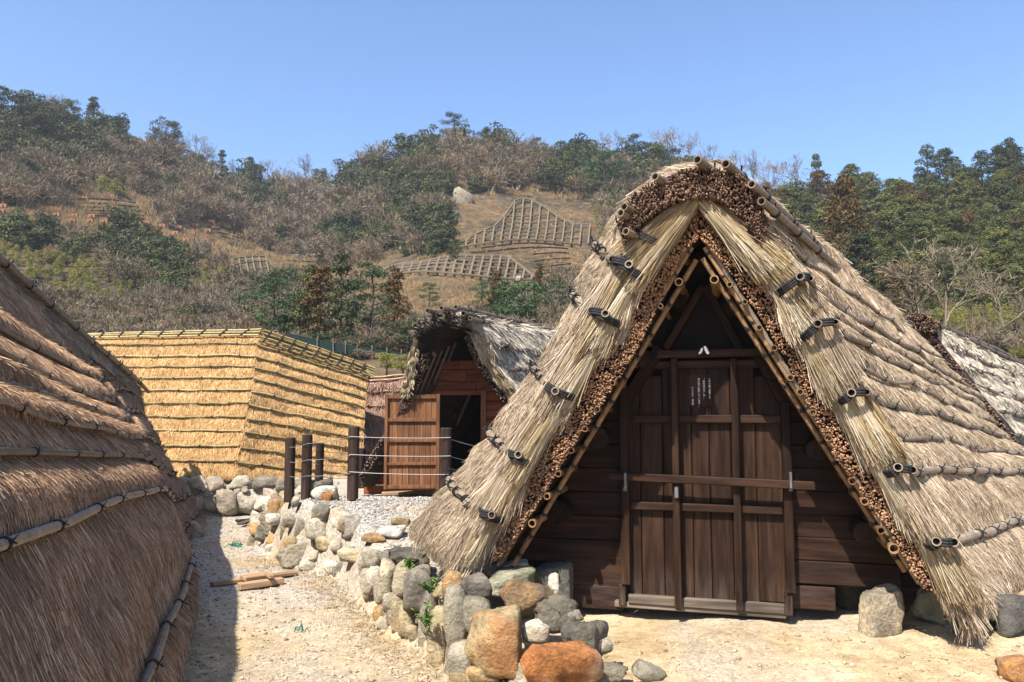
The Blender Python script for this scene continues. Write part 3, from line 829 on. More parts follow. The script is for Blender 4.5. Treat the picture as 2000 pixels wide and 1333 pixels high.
def verge(O, B, ties, side):
    a = resample(vpl(O, .03), 40); b = resample(vpl(B, -.03), 40)
    m1 = a * .70 + b * .30 + VP.n * .05; m2 = a * .35 + b * .65 + VP.n * .06
    S = Surf([a, m1, m2, b], ties, .03, flip=False, nu=26, nv=120, rough=.022, saw=True, seed=8 + side)
    if S.N0[13, 60].dot(VP.n) < 0: S = Surf([a, m1, m2, b], ties, .03, flip=True, nu=26, nv=120, rough=.022, saw=True, seed=8 + side)
    S.base("verge_thatch", M['base_grey'], hutA, .12)
    straw_obj("verge_straw", [S.straw(16000, .20, .0046, .085, .012, cbias=.0)], M['straw_grey'], hutA)
    A = resample(vpl(O, .03), 200); Bq = resample(vpl(B, -.03), 200)
    at = lambda arr, t: arr[int(min(max(t, 0), 1) * 199)]
    kn = [.02] + list(ties) + [1.0]
    for k, (t0, t1) in enumerate(zip(kn[:-1], kn[1:])):
        for j, f in enumerate((.30, .58, .86)):
            tb = min(1.0, t1 + random.uniform(-.01, .05)); g = f + random.uniform(-.05, .05)
            p = at(A, t0) * (1 - f) + at(Bq, t0) * f + VP.n * (.065 + .02 * (j == 1)); q_ = at(A, tb) * (1 - g) + at(Bq, tb) * g + VP.n * (.095 + random.uniform(-.02, .03))
            if t1 == 1.0: q_ = q_ - unit(q_ - p) * random.uniform(.02, .08)
            bundle(p, q_, .044, .066 + random.uniform(-.010, .010), 1800, (.16 if j == 0 else (.02 if j == 1 else -.04)) + random.uniform(-.1, .1), M['straw_verge'] if (j == 0 or random.random() < .45) else M['straw_grey'])
    return S
tiesL = [.235, .40, .56, .715, .865]
tiesR = [.235, .335, .495, .66, .825]
VSL = verge(OL, BL, tiesL, 0)
VSR = verge(OR, BR, tiesR, 1)
reed_band("reed_ends", vpl(IL, .02), vpl(OL, .03), VP.n, M['reed_end'], hutA, .0062, .022, jit=.07)
reed_band("reed_ends", vpl(IR, .02), vpl(OR, .02), VP.n, M['reed_end'], hutA, .0062, .022, jit=.07)

# --- dark cut-reed cap over the apex
capI = [(1218, 478), (1262, 428), (1318, 395), (1368, 386), (1418, 398), (1462, 440), (1484, 482)]
capO = [(1204, 432), (1238, 384), (1296, 350), (1360, 331), (1420, 333), (1472, 366), (1500, 440)]
reed_band("reed_cap", vpl(capI, .14), vpl(capO, .10), VP.n * .9 + np.array([0, 0, .1]), M['reed_dark'], hutA, .0052, .05, jit=.13, dens=1.0)

# --- paired bamboo ends, lashings on the verge
def lash(P, q, r=.02):
    """black rope strap over the bundle between two points, bulging out"""
    P, q = np.array(P), np.array(q)
    for k in (-1, 0, 1):
        o = unit(np.cross(q - P, VP.n)) * .017 * k
        m = (P + q) / 2 + VP.n * .035
        V, F = tube([P + o - VP.n * .02, P * .75 + q * .25 + VP.n * .028 + o, m + o, P * .25 + q * .75 + VP.n * .025 + o, q + o - VP.n * .03], .011, 6, hollow=False)
        mk("rope_lashing", V, F, M['rope'], hutA)
endsL = [((1196, 507), (1228, 516), (1262, 545)), ((1155, 607), (1182, 612), (1208, 634)), ((1067, 752), (1084, 764), (1118, 778)), ((993, 885), (1012, 888), (1040, 908)), ((935, 998), (960, 1006), (982, 1018))]
endsR = [((1563, 540), (1583, 544), (1520, 574)), ((1597, 632), (1632, 629), (1568, 662)), ((1663, 767), (1693, 766), (1640, 786)), ((1754, 913), (1783, 918), (1732, 928)), ((1829, 1058), (1863, 1059), (1812, 1070))]
for i, ((x0, y0), (x1, y1), (x2, y2)) in enumerate(endsL):
    p = vp(x0, y0, .14)
    P = np.vstack([[p], SL.line(vL[i], .02, .40, 18, .02, .005)])
    pole(hutA, P, .029, M['bamboo_grey'], .2, 10, ties=.16, nrm=(-.6, -.3, .7), skip_end=.12)
    p = vp(x1, y1, .23)
    pole(hutA, [p, p - FN * .2 + np.array([0, 0, -.03]), p - FN * .4 + np.array([0, 0, -.06])], .028, M['bamboo_grey'], .2, 10)
    lash(vp(x0 + 4, y0 + 4, .19), vp(x2, y2, .16))
    lash(vp(x0, y0, .16), vp(x1, y1, .20))
for i, ((x0, y0), (x1, y1), (x2, y2)) in enumerate(endsR):
    p = vp(x1, y1, .20)
    P = np.vstack([[p], SR.line(vE[i], .035, .985, 18, .018, .010)])
    pole(hutA, P, (.022, .022, .024, .028, .032)[i] * .92, M['bamboo_dark'] if i < 3 else M['bamboo_grey'], .26, 10, ties=.6, nrm=SR.N0[30, int(vE[i] * 89)], skip_end=.25)
    p = vp(x0, y0, .24)
    pole(hutA, [p, p - FN * .2 + np.array([.02, 0, -.03]), p - FN * .4 + np.array([.05, 0, -.06])], .028, M['bamboo_grey'], .2, 10)
    lash(vp(x0 - 2, y0 + 4, .21), vp(x2, y2, .17))
    lash(vp(x0, y0, .21), vp(x1, y1, .18))
# --- ridge poles running the length of the hut
back = cR1[0]
for (x, y, dx, dz, r) in [(1362, 312, -.10, .0, .031), (1417, 320, .02, .03, .032), (1279, 345, -.3, -.02, .029), (1219, 404, -.42, -.18, .028), (1212, 416, -.45, -.24, .028), (1222, 452, -.40, -.34, .028), (1468, 360, .06, -.04, .028), (1487, 393, .12, -.10, .028)]:
    p = vp(x, y, .24)
    q_ = back + np.array([dx, 0, dz])
    mid = vp(x, y, -.5)
    pole(hutA, [p, p * .9 + q_ * .1, p * .5 + q_ * .5 + np.array([0, 0, -.02]), q_], r, M['bamboo_dark'], .3, 10, ties=.55, nrm=(0, 0, 1))
lash(vp(1240, 455, .14), vp(1305, 485, .1)); lash(vp(1490, 445, .14), vp(1442, 470, .1))
lash(vp(1206, 500, .1), vp(1236, 515, .12))

# --- bamboo rafters, pegs and round purlin ends under the verge
def line_on(pl, a, b, off, ext=0.0):
    p, q = pl.hit(*a, off), pl.hit(*b, off)
    d = unit(q - p)
    return [p - d * ext, p * .5 + q * .5, q + d * ext]
for a, b, r, off in [((972, 1104), (1352, 484), .014, .0), ((1003, 1104), (1360, 508), .019, -.06), ((1795, 1140), (1376, 484), .014, .0), ((1768, 1116), (1372, 505), .019, -.06)]:
    pole(hutA, line_on(VP, a, b, off), r, M['bamboo_brown'], .26, 8, name="rafter", ties=.2, nrm=VP.n, tie_r=.98)
beam_between("barge_board", vp(978, 1100, -.02), vp(1352, 470, -.02), .03, .07, M['bamboo_brown'], hutA, up=VP.n)
beam_between("barge_board", vp(1800, 1142, -.02), vp(1378, 470, -.02), .03, .07, M['bamboo_dark'], hutA, up=VP.n)
pegs = [(1039, 1023, .036), (1068, 970, .03), (1090, 926, .028), (1115, 880, .028), (1142, 838, .026), (1166, 800, .026), (1196, 748, .024), (1222, 706, .024), (1250, 660, .024), (1326, 551, .034), (1290, 598, .022),
        (1395, 546, .036), (1425, 556, .024), (1455, 590, .022), (1483, 640, .024), (1512, 680, .026), (1544, 738, .026), (1563, 766, .026), (1588, 806, .026), (1618, 856, .028), (1638, 894, .03), (1665, 940, .03), (1689, 980, .03), (1721, 1037, .03), (1746, 1072, .04)]
for x, y, r in pegs:
    p = vp(x, y, .06)
    pole(hutA, [p, p - FN * .3, p - FN * .75], r * .85, M['bamboo_brown'], .3, 9, name="purlin_bamboo")
logs = [(1166, 856, 21), (1086, 1001, 23), (1250, 698, 19), (1324, 585, 18), (1365, 510, 17), (1429, 598, 18), (1506, 724, 18), (1596, 880, 21), (1690, 1042, 21)]
for x, y, rp in logs:
    c = WP.hit(x, y, .24)
    r = rp * c[1] / FPX
    V, F = tube([c, c - FN * .2, c - FN * .7], r, 14, hollow=False)
    mk("purlin_log", V, F, M['log_end'], hutA)

# --- front wall: one board at a time
wall = thing("front_wall", None, None, (1.6, 5.6, .2)); wall.parent = hutA; wall.location = (0, 0, 0)
def wbox(name, x0, y0, x1, y1, o0, o1, mat, parent, bevel=.006):
    """board on the front wall from frame rectangle, between depths o0 and o1"""
    om = max(o0, o1)
    a0, b0 = WP.ab((x0), (y0 + y1) / 2, om); a1, b1 = WP.ab((x1), (y0 + y1) / 2, om)
    _, bt = WP.ab((x0 + x1) / 2, y0, om); _, bb = WP.ab((x0 + x1) / 2, y1, om)
    c = WP.at((a0 + a1) / 2, (bt + bb) / 2, (o0 + o1) / 2)
    return box_obj(name, c, WP.ex, -WP.n, WP.ez, (a1 - a0) / 2, abs(o1 - o0) / 2, abs(bt - bb) / 2, mat, parent, bevel)
def gab_x(y, side):
    """inner rafter line in the frame, pulled outward a little so that boards end behind the roof"""
    if side < 0: return interp(y, [(478, 1340), (1108, 945)])
    return interp(y, [(480, 1392), (1140, 1815)])
ys = [1189 - 46 * k for k in range(0, 16)]
for i, yb in enumerate(ys):
    yt = yb - 45
    if yb < 705: break
    xl = gab_x((yt + yb) / 2 + 40, -1) + 6; xr = gab_x((yt + yb) / 2 + 40, 1) - 14
    if i == 0: xl, xr = 1105, 1632
    if i == 1: xl, xr = 1070, 1760
    lo = random.uniform(0, .006)
    wbox("wall_board", xl, yt, 1217, yb, -.03, lo, M['wood_x'], wall, .005)
    wbox("wall_board", 1538, yt + 2, xr, yb + 2, -.03, random.uniform(0, .006), M['wood_x'], wall, .005)
# near-black panel closing the gable behind and above, its shadow put into the colour
gpts = [WP.hit(975, 1120, -.05), WP.hit(1800, 1150, -.05), WP.hit(1372, 440, -.05)]
mk("gable_lining", np.array(gpts + [p - FN * .05 for p in gpts]), [(0, 1, 2), (5, 4, 3), (0, 3, 4, 1), (1, 4, 5, 2), (2, 5, 3, 0)], M['dark'], hutA)
# frame of the door: posts, sloping shoulders, head beam
wbox("door_post", 1211, 752, 1228, 1143, .0, .10, M['wood_z'], wall)
wbox("door_post", 1530, 785, 1549, 1160, .0, .11, M['wood_z'], wall)
wbox("post_foot", 1208, 1143, 1222, 1184, .0, .085, M['wood_z'], wall)
wbox("post_foot", 1533, 1160, 1549, 1204, .0, .09, M['wood_z'], wall)
beam_between("shoulder_beam", WP.hit(1219, 790, .05), WP.hit(1290, 680, .05), .09, .075, M['wood_x'], wall, up=WP.n)
beam_between("shoulder_beam", WP.hit(1541, 800, .05), WP.hit(1475, 682, .05), .09, .075, M['wood_x'], wall, up=WP.n)
wbox("head_beam", 1282, 682, 1492, 698, .0, .11, M['wood_bar'], wall)
beam_between("gable_strut", WP.hit(1300, 684, .02), WP.hit(1372, 560, .02), .06, .07, M['wood_x'], wall, up=WP.n)
beam_between("gable_strut", WP.hit(1446, 684, .02), WP.hit(1378, 560, .02), .06, .07, M['wood_x'], wall, up=WP.n)
wbox("ground_sill", 1200, 1186, 1536, 1198, -.04, .06, M['wood_grey_x'], wall)
# door leaf
door = thing("door", None, None, (0, 0, 0)); door.parent = hutA; ORG[door] = ORG[hutA]
tag(door, "dark brown plank door with cross battens and a long locking bar")
seams = [1229, 1252, 1296, 1324, 1352, 1387, 1430, 1478, 1530]
for a, b in zip(seams[:-1], seams[1:]):
    top = 716 if 1280 < (a + b) / 2 < 1490 else (760 if a < 1240 else 735)
    wbox("door_board", a + .6, top, b - .6, 1176, .0, .022 + random.uniform(0, .004), M['wood_z'], door, .004)
wbox("door_rail", 1270, 704, 1494, 720, .022, .06, M['wood_bar'], door)
wbox("door_rail", 1235, 811, 1526, 827, .022, .07, M['wood_bar'], door)
wbox("door_rail", 1232, 985, 1529, 1001, .022, .07, M['wood_bar'], door)
wbox("door_rail", 1227, 1172, 1533, 1190, .022, .075, M['wood_grey_x'], door)
wbox("door_stile", 1313, 700, 1327, 1191, .04, .125, M['wood_z'], door)
wbox("door_stile", 1432, 700, 1446, 1194, .04, .125, M['wood_z'], door)
bar = wbox("locking_bar", 1188, 932, 1593, 948, .135, .175, M['wood_bar'], hutA)
bar.rotation_euler.rotate_axis('Y', math.radians(1.4))
for x in (1221, 1545):
    wbox("bar_bracket", x - 2.5, 924, x + 2.5, 955, .10, .19, M['iron'], door, .003)
    wbox("bar_bracket", x - 4, 953, x + 4, 960, .10, .13, M['iron'], door, .002)
wbox("padlock", 1317, 950, 1325, 974, .125, .15, M['iron'], door, .006)
# number plate: a dark round log end with the character for eight
c = WP.hit(1374, 685, .20); r = 11 * c[1] / FPX
V, F = tube([c + FN * .01, c - FN * .12], r, 18, hollow=False)
plate = mk("number_plate", V, F, M['log_end'], hutA)
def poly_on(name, pts, off, mat, parent, th=.004):
    P = [WP.hit(x, y, off) for x, y in pts]; n = len(P)
    V = np.array(P + [p - FN * th for p in P])
    F = [tuple(range(n)), tuple(range(2 * n - 1, n - 1, -1))] + [(i, i + n, (i + 1) % n + n, (i + 1) % n) for i in range(n)]
    return mk(name, V, F, mat, parent)
poly_on("painted_stroke", [(1370, 680), (1373, 680.5), (1372.5, 685), (1370, 690), (1366, 692.5), (1364, 690.5), (1366.5, 687)], .214, M['white'], plate)
poly_on("painted_stroke", [(1374.5, 677), (1377.5, 676), (1380.5, 680), (1383.5, 686), (1385, 690), (1382.5, 692.5), (1379, 690), (1376, 684)], .214, M['white'], plate)
# information board with its vertical lines of writing
sign = wbox("notice_board", 1344, 731, 1390, 794, .022, .034, M['wood_z'], door, .002)
lines = [(1385.5, 739, "この小屋で製造した", 4.4), (1374.5, 739, "「薬用湯の花」は、", 4.4), (1364.5, 739, "湯の里で販売しています。", 4.6), (1352.5, 756, "みょうばん 湯の里", 3.9)]
for x, y, s, pitch in lines:
    cu = bpy.data.curves.new("writing", 'FONT')
    cu.body = "\n".join(s); cu.align_x = 'CENTER'; cu.align_y = 'TOP'
    p = WP.hit(x, y, .0365)
    cu.size = pitch * p[1] / FPX * 1.02; cu.space_line = 1.0
    cu.materials.append(M['white'])
    tmp = bpy.data.objects.new("writing_curve", cu); COL.objects.link(tmp)
    bpy.context.view_layer.update()
    tme = bpy.data.meshes.new_from_object(tmp.evaluated_get(bpy.context.evaluated_depsgraph_get()))
    bpy.data.objects.remove(tmp); bpy.data.curves.remove(cu)
    if not tme.materials: tme.materials.append(M['white'])
    o = bpy.data.objects.new("writing", tme); COL.objects.link(o); o.parent = door
    pp = p - ORG[hutA]
    ex, ez, n = WP.ex, WP.ez, WP.n
    o.matrix_basis = Matrix(((ex[0], ez[0], n[0], pp[0]), (ex[1], ez[1], n[1], pp[1]), (ex[2], ez[2], n[2], pp[2]), (0, 0, 0, 1)))

M['reed_grey'] = straw_mat("reed_grey", [(0, (.04, .033, .027)), (.5, (.11, .09, .07)), (1, (.28, .24, .19))], pscale=4)
# ================================================================== HUT B: reddish hut with the open door
hutB = thing("thatched_hut", "red-boarded thatched hut with its plank door standing open, behind the rope fence", "hut", (-.9, 10.8, .6))
YB = 10.3
BP = Plane(W(720, 950, 10.95), (1, .10, 0))            # front wall
BV = Plane(W(710, 940, 10.7), (1, .10, 0), W(890, 620, 10.2) - W(890, 940, 10.8))
def bp(x, y, off=0.0): return BV.hit(x, y, off)
def bpl(L, off=0.0): return np.array([BV.hit(x, y, off) for x, y in L])
BFN = BP.n
axB = np.array([2.6, 4.0, 0.0])
fR = [(880, 612), (912, 620), (935, 650), (960, 700), (1005, 765), (1070, 860), (1125, 950)]
cb0 = bpl(fR, 0)
W2 = W(1125, 662, 14.3) - cb0[1]
cb1 = cb0 + W2 * np.array([1, 1, 1]) ; cb1[:, 2] = cb0[:, 2] + W2[2] * np.linspace(1, 0, len(fR))
rowsB = [.22, .36, .55, .75]
SBR = Surf([cb0, cb1], rowsB, .05, flip=True, nu=40, nv=60, rough=.03, saw=True, seed=11)
if SBR.N0[20, 30][0] < 0: SBR = Surf([cb0, cb1], rowsB, .05, flip=False, nu=40, nv=60, rough=.03, saw=True, seed=11)
SBR.base("thatch_slope", M['base_white'], hutB, .22)
straw_obj("thatch_straw", [SBR.straw(36000, .15, .009, .2, .05), SBR.straw(3000, .22, .008, .4, .12)], M['straw_white'], hutB)
row_poles(SBR, hutB, rowsB, .03, M['bamboo_dark'], .7, .03, 1, wob=.02)
fL = [(880, 612), (845, 622), (815, 650), (806, 690), (790, 755), (752, 850), (703, 945)]
cbl0 = bpl(fL, 0); cbl1 = cbl0 + W2; cbl1[:, 2] = cbl0[:, 2] + W2[2] * np.linspace(1, 0, len(fL))
cblm = cbl0 + np.array([.26, .5, 0])
SBL = Surf([cbl0, cbl1], [.5, .75], .03, flip=False, nu=30, nv=50, seed=12)
if SBL.N0[15, 30][0] > 0: SBL = Surf([cbl0, cbl1], [.5, .75], .03, flip=True, nu=30, nv=50, seed=12)
SBL.base("thatch_slope", M['base_shaded'], hutB, .09)  # underside shade is put into this slope's colour
straw_obj("thatch_straw", [SBL.straw(12000, .09, .008, .15, .02)], M['straw_white'], hutB)
# verge edges
def edge_strip(O, I, mat, parent, n, L, w, bump_=.05, base=M['base_grey']):
    a = resample(O, 30); b = resample(I, 30); m = (a + b) / 2 + BFN * bump_
    S = Surf([a, m, b], [.3, .55, .8], .03, nu=10, nv=60, rough=.02, saw=True)
    if S.N0[5, 30].dot(BFN) < 0: S = Surf([a, m, b], [.3, .55, .8], .03, flip=True, nu=10, nv=60, rough=.02, saw=True)
    S.base("verge_thatch", base, parent, .08)
    return straw_obj("verge_straw", [S.straw(n, L, w, .12, .03, cbias=.1)], mat, parent)
edge_strip(bpl([(934, 650), (960, 705), (1008, 770), (1058, 840)], .06), bpl([(918, 650), (942, 705), (988, 770), (1038, 840)], .06), M['straw_verge'], hutB, 4500, .10, .008, .03)
edge_strip(bpl([(806, 676), (796, 730), (786, 770)], .03), bpl([(818, 684), (808, 730), (798, 768)], .03), M['straw_verge'], hutB, 2500, .08, .008, .02)
reed_band("reed_ends", bpl([(908, 660), (930, 712), (974, 775), (1022, 845)], .02), bpl([(920, 650), (942, 705), (988, 770), (1036, 840)], .02), BFN, M['reed_dark'], hutB, .009, .03, cb=.05, jit=.1)
reed_band("reed_ends", bpl([(838, 690), (818, 755), (800, 790), (762, 850), (712, 935)], .02), bpl([(824, 690), (806, 752), (788, 790), (748, 850), (700, 930)], .02), BFN, M['reed_dark'], hutB, .009, .03, cb=.05, jit=.1)
capbi = [(810, 660), (838, 642), (875, 632), (914, 640)]; capbo = [(806, 640), (828, 622), (870, 612), (915, 620)]
reed_band("reed_cap", bpl(capbi, .12), bpl(capbo, .1), BFN * .7 + np.array([-.35, 0, .2]), M['reed_grey'], hutB, .008, .08, jit=.2)
for (x, y, x2, y2, r) in [(835, 607, 1115, 664, .03), (862, 602, 1120, 660, .034), (890, 600, 1125, 656, .03), (905, 612, 1130, 668, .036), (918, 622, 1132, 676, .03)]:
    pole(hutB, [bp(x, y, .3), W((x + x2) / 2, (y + y2) / 2 - 2, 12.2), W(x2, y2, 14.2)], r, M['bamboo_dark'], .4, 7, ties=.9)
# underside bamboo of the left slope
for k in range(5):
    f = k / 4
    a = np.array([832 + 52 * f, 700 - 30 * f]); b = np.array([742 + 66 * f, 905 - 60 * f])
    pole(hutB, [bp(a[0] + 6, a[1], -.08 - .14 * k), bp(b[0] + 10, b[1], -.08 - .14 * k)], .017, M['bamboo_dark'], .3, 7, name="rafter")
for k in range(9):
    f = k / 8
    p = bp(845 - 105 * f + 2, 690 + 215 * f, -.02)
    pole(hutB, [p, p - BFN * .7], .022, M['bamboo_tan'], .3, 7, name="purlin_bamboo")
for x, y, rp in [(860, 693, 9), (985, 772, 9), (836, 745, 8)]:
    c = BP.hit(x, y, .22); V, F = tube([c, c - BFN * .3], rp * c[1] / FPX, 12, hollow=False); mk("purlin_log", V, F, M['log_end'], hutB)
# wall boards
def bbox(name, x0, y0, x1, y1, o0, o1, mat, parent, bevel=.005, pl=None):
    pl = pl or BP
    om = max(o0, o1)
    a0, _ = pl.ab(x0, (y0 + y1) / 2, om); a1, _ = pl.ab(x1, (y0 + y1) / 2, om)
    _, bt = pl.ab((x0 + x1) / 2, y0, om); _, bb = pl.ab((x0 + x1) / 2, y1, om)
    return box_obj(name, pl.at((a0 + a1) / 2, (bt + bb) / 2, (o0 + o1) / 2), pl.ex, -pl.n, pl.ez, (a1 - a0) / 2, abs(o1 - o0) / 2, abs(bt - bb) / 2, mat, parent, bevel)
bw = thing("front_wall", None, None, ORG[hutB]); bw.parent = hutB; bw.location = (0, 0, 0)
for i, (y0, y1, x0, x1) in enumerate([(705, 722, 848, 955), (723, 745, 835, 972), (746, 765, 822, 988)]):
    xm = x0 + (x1 - x0) * (.45 + .1 * i)
    bbox("wall_board", x0, y0, xm, y1, 0, .03, M['wood_red'], bw); bbox("wall_board", xm + .7, y0, x1, y1, 0, .028, M['wood_red'], bw)
for i in range(11):
    y0 = 766 + i * 18.2
    bbox("wall_board", 949, y0, 992 + i * 12, y0 + 17.4, -.01, .02, M['wood_red'], bw)
    xl = 822 - (i + .5) * 11.2
    bbox("wall_board", xl + 6, y0, 852, y0 + 17.4, -.01, .02, M['wood_red'], bw)
bbox("door_post", 939, 762, 949, 965, .0, .07, M['wood_redz'], bw)
bbox("door_post", 850, 768, 859, 965, .0, .05, M['wood_redz'], bw)
bbox("lintel", 815, 763, 952, 772, .0, .06, M['wood_red'], bw)
mk("gable_lining", np.array([BP.hit(850, 706, -.03), BP.hit(960, 706, -.03), BP.hit(900, 640, -.03), BP.hit(850, 706, -.06), BP.hit(960, 706, -.06), BP.hit(900, 640, -.06)]), [(0, 1, 2), (5, 4, 3), (0, 3, 4, 1), (1, 4, 5, 2), (2, 5, 3, 0)], M['dark'], bw)
bbox("threshold", 745, 962, 852, 968, .02, .30, M['plank'], hutB)
# interior: dark back wall, sloping inner bamboo
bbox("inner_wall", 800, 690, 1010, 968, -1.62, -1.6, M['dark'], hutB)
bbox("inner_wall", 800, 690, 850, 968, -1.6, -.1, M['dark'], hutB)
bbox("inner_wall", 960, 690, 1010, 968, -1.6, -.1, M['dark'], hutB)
for k in range(6):
    p = BP.hit(868 + 13 * k, 768, -.3 - .1 * k)
    pole(hutB, [p + np.array([0, 0, .25]), p + np.array([-.35, .3, -.5])], .025, M['bamboo_tan'], .3, 7, name="inner_rafter")
# the open door leaf
DP = Plane(W(858, 960, 10.5), (1, .05, 0))
leaf = thing("door", None, None, ORG[hutB]); leaf.parent = hutB; leaf.location = (0, 0, 0)
tag(leaf, "open reddish plank door with five horizontal rails")
for k in range(9):
    bbox("door_board", 755 + k * 10.9, 776, 755 + k * 10.9 + 10.4, 958, .0, .02, M['wood_redz'], leaf, .003, DP)
for y0, y1 in ((771, 779), (817, 824), (858, 864), (904, 909), (948, 955)):
    bbox("door_rail", 755, y0, 852, y1, .02, .05, M['wood_redz'], leaf, .003, DP)
bbox("door_stile", 750.5, 770, 756.5, 957, .0, .06, M['wood_redz'], leaf, .003, DP)
bbox("door_stile", 851.5, 770, 858.5, 957, .0, .06, M['wood_redz'], leaf, .003, DP)

# ================================================================== HUT C: the new golden hut
hutC = thing("thatched_hut", "newly thatched golden straw hut on a stone base, seen corner-on", "hut", (-5.2, 14, .58))
c_l = [W(150, 656, 15.2), W(155, 672, 15.0), W(160, 800, 14.6), W(165, 925, 14.2)]
c_c = [W(515, 645, 14.0), W(502, 672, 13.85), W(490, 775, 13.5), W(472, 860, 13.25), W(459, 932, 13.05)]
c_r = [W(722, 716, 15.0), W(718, 735, 14.9), W(712, 800, 14.6), W(709, 880, 14.3), W(704, 950, 14.0)]
rowsC = [.115, .20, .275, .355, .44, .53, .62, .71, .81, .905]
def mk_surf(cols, rows, amp, test, **k):
    S = Surf(cols, rows, amp, flip=False, **k)
    n = S.N0[S.nu // 2, S.nv // 2]
    if n.dot(np.array(test)) < 0: S = Surf(cols, rows, amp, flip=True, **k)
    return S
SC1 = mk_surf([c_l, c_c], rowsC, .014, (0, -1, .3), nu=50, nv=70, rough=.012, saw=True, seed=21)
SC2 = mk_surf([c_c, c_r], [r + .01 for r in rowsC], .018, (0, -1, .3), nu=40, nv=70, rough=.014, saw=True, seed=22)
for S, n in ((SC1, 80000), (SC2, 60000)):
    S.base("thatch_slope", M['base_gold'], hutC, .2)
    straw_obj("thatch_straw", [S.straw(int(n * 1.2), .065, .0056, .32, .04, fringe=1500), S.straw(n // 12, .09, .006, .5, .16, cbias=.1)], M['straw_gold'], hutC)
row_poles(SC1, hutC, rowsC, .016, M['bamboo_new'], .8, .02, 1.0, off=.022)
row_poles(SC2, hutC, [r + .01 for r in rowsC], .016, M['bamboo_new'], .8, .0, .985, off=.026)
# ridge lattice of bamboo
for S, vs in ((SC1, (.008, .03, .055)), (SC2, (.008, .035, .065, .095))):
    for v in vs: pole(hutC, S.line(v, 0, 1.02 if S is SC2 else 1.0, 12, .05), .02, M['bamboo_new'], .3, 6)
    for k in range(9):
        u = .06 + k * .11
        pole(hutC, [S.pos(np.array([u]), np.array([.005]), .085)[0], S.pos(np.array([u - .03]), np.array([vs[-1] + .01]), .075)[0]], .014, M['rope'], 0, 6, name="ridge_lashing", hollow=False)
for k in range(4): 
    p = SC2.pos(np.array([.97]), np.array([.01 + .02 * k]), .05)[0]
    pole(hutC, [p, p + np.array([.14, .05, -.05 - .01 * k])], .02, M['bamboo_new'], .3, 7)
# closing back slopes
bk = np.array([0, 3.2, 0])
for a, b in ((c_l, c_c), (c_c, c_r)):
    A = [p for p in a]; B = [p for p in b]
    Sb = mk_surf([[A[0], A[0] + np.array([-.2, 1.9, -2.2])], [B[0], B[0] + np.array([-.6, 1.9, -2.2])]], [.5], .03, (0, 1, .3), nu=12, nv=20)
    Sb.base("thatch_slope", M['base_gold'], hutC, .1)

# ================================================================== HUT D: brown hut whose slope fills the left edge
hutD = thing("thatched_hut", "reddish-brown thatched hut whose slope fills the left foreground", "hut", (-4.2, 6.0, 0))
NVD = 120
vD = np.linspace(0, 1, NVD)
rowsD = [.10, .20, .30, .40, .50, .60, .72, .88]
OUTD = unit(np.array([.93, .36, .35]))
def dpt(R, E, k, t):
    t = np.asarray(t, float).reshape(-1, 1)
    return R * (1 - t) + E * t + OUTD * k * np.sin(math.pi * t ** 1.25)
def dcol(R, E, k, ts):
    return dpt(R, E, k, np.interp(vD, [0] + rowsD + [1], [0] + ts + [1]))
def proj(p):
    d = np.asarray(p) - CAM; fw = d[..., 1] * CP + d[..., 2] * SP; up = -d[..., 1] * SP + d[..., 2] * CP
    return 1000 + d[..., 0] / fw * FPX, 666.5 - up / fw * FPX
rP0 = W(0, 548, 7.1); rP1 = W(240, 742, 12.0)
rN = rP0 + (rP0 - rP1) * 1.05
eP1 = WZ(352, 1062, .10)
eN = np.array([-.95, 1.5, 0.02])
e0_ = np.array([-2.55, 6.3, .03])
KN, KF = .26, .10
# where each pole row has to sit, from its height in the photograph at the near and the far end
tg = np.linspace(.02, .98, 200)
A0, A1 = dpt(rN, eN, KN, tg), dpt(rP0, e0_, KN, tg)
ysx = []
for p, q_ in zip(A0, A1):
    ss = np.linspace(.25, 1.25, 200)[:, None]; X_, Y_ = proj(p * (1 - ss) + q_ * ss)
    ysx.append(Y_[np.argmin(np.abs(X_))])
ysx = np.maximum.accumulate(np.array(ysx))
tn = [float(np.interp(y, ysx, tg)) for y in (616, 652, 706, 756, 806, 894, 1062)]; tn.append(max(.895, tn[-1] + .1))
_, yf = proj(dpt(rP1, eP1, KF, tg))
tf = [.025, .05] + [float(np.interp(y, yf, tg)) for y in (766, 808, 862, 925, 980)] + [.955]
tm = [(a * .5 + b_ * .5) for a, b_ in zip(tn, tf)]
tail = [W(258, 758, 12.5), W(280, 815, 12.4), W(316, 885, 12.2), W(354, 950, 11.8), W(394, 1020, 11.4)]
tl = resample(tail, 200)
tt_ = np.interp(vD, [0] + rowsD + [1], [0, .03, .06, .12, .27, .45, .63, .80, .93, 1])
colT = np.stack([np.interp(tt_, np.linspace(0, 1, 200), tl[:, k]) for k in range(3)], 1)
colsD = [dcol(rN, eN, KN, tn), dcol(rP0, e0_, KN, tn), dcol((rP0 + rP1) / 2, (e0_ + eP1) / 2, (KN + KF) / 2, tm), dcol(rP1, eP1, KF, tf), colT]
SD = mk_surf(colsD, rowsD, .05, (1, -.2, .4), nu=110, nv=NVD, rough=.02, seed=31, pre=True)
SD.base("thatch_slope", M['base_brown'], hutD, .3)
straw_obj("thatch_straw", [SD.straw(130000, .11, .0030, .12, .016, ur=(.10, 1), fringe=9000), SD.straw(150000, .09, .0019, .16, .02, ur=(.07, .62)), SD.straw(4000, .15, .0022, .35, .06, ur=(.1, 1), cbias=.15), SD.straw(16000, .10, .003, .14, .016, ur=(0, .1))], M['straw_brown'], hutD)
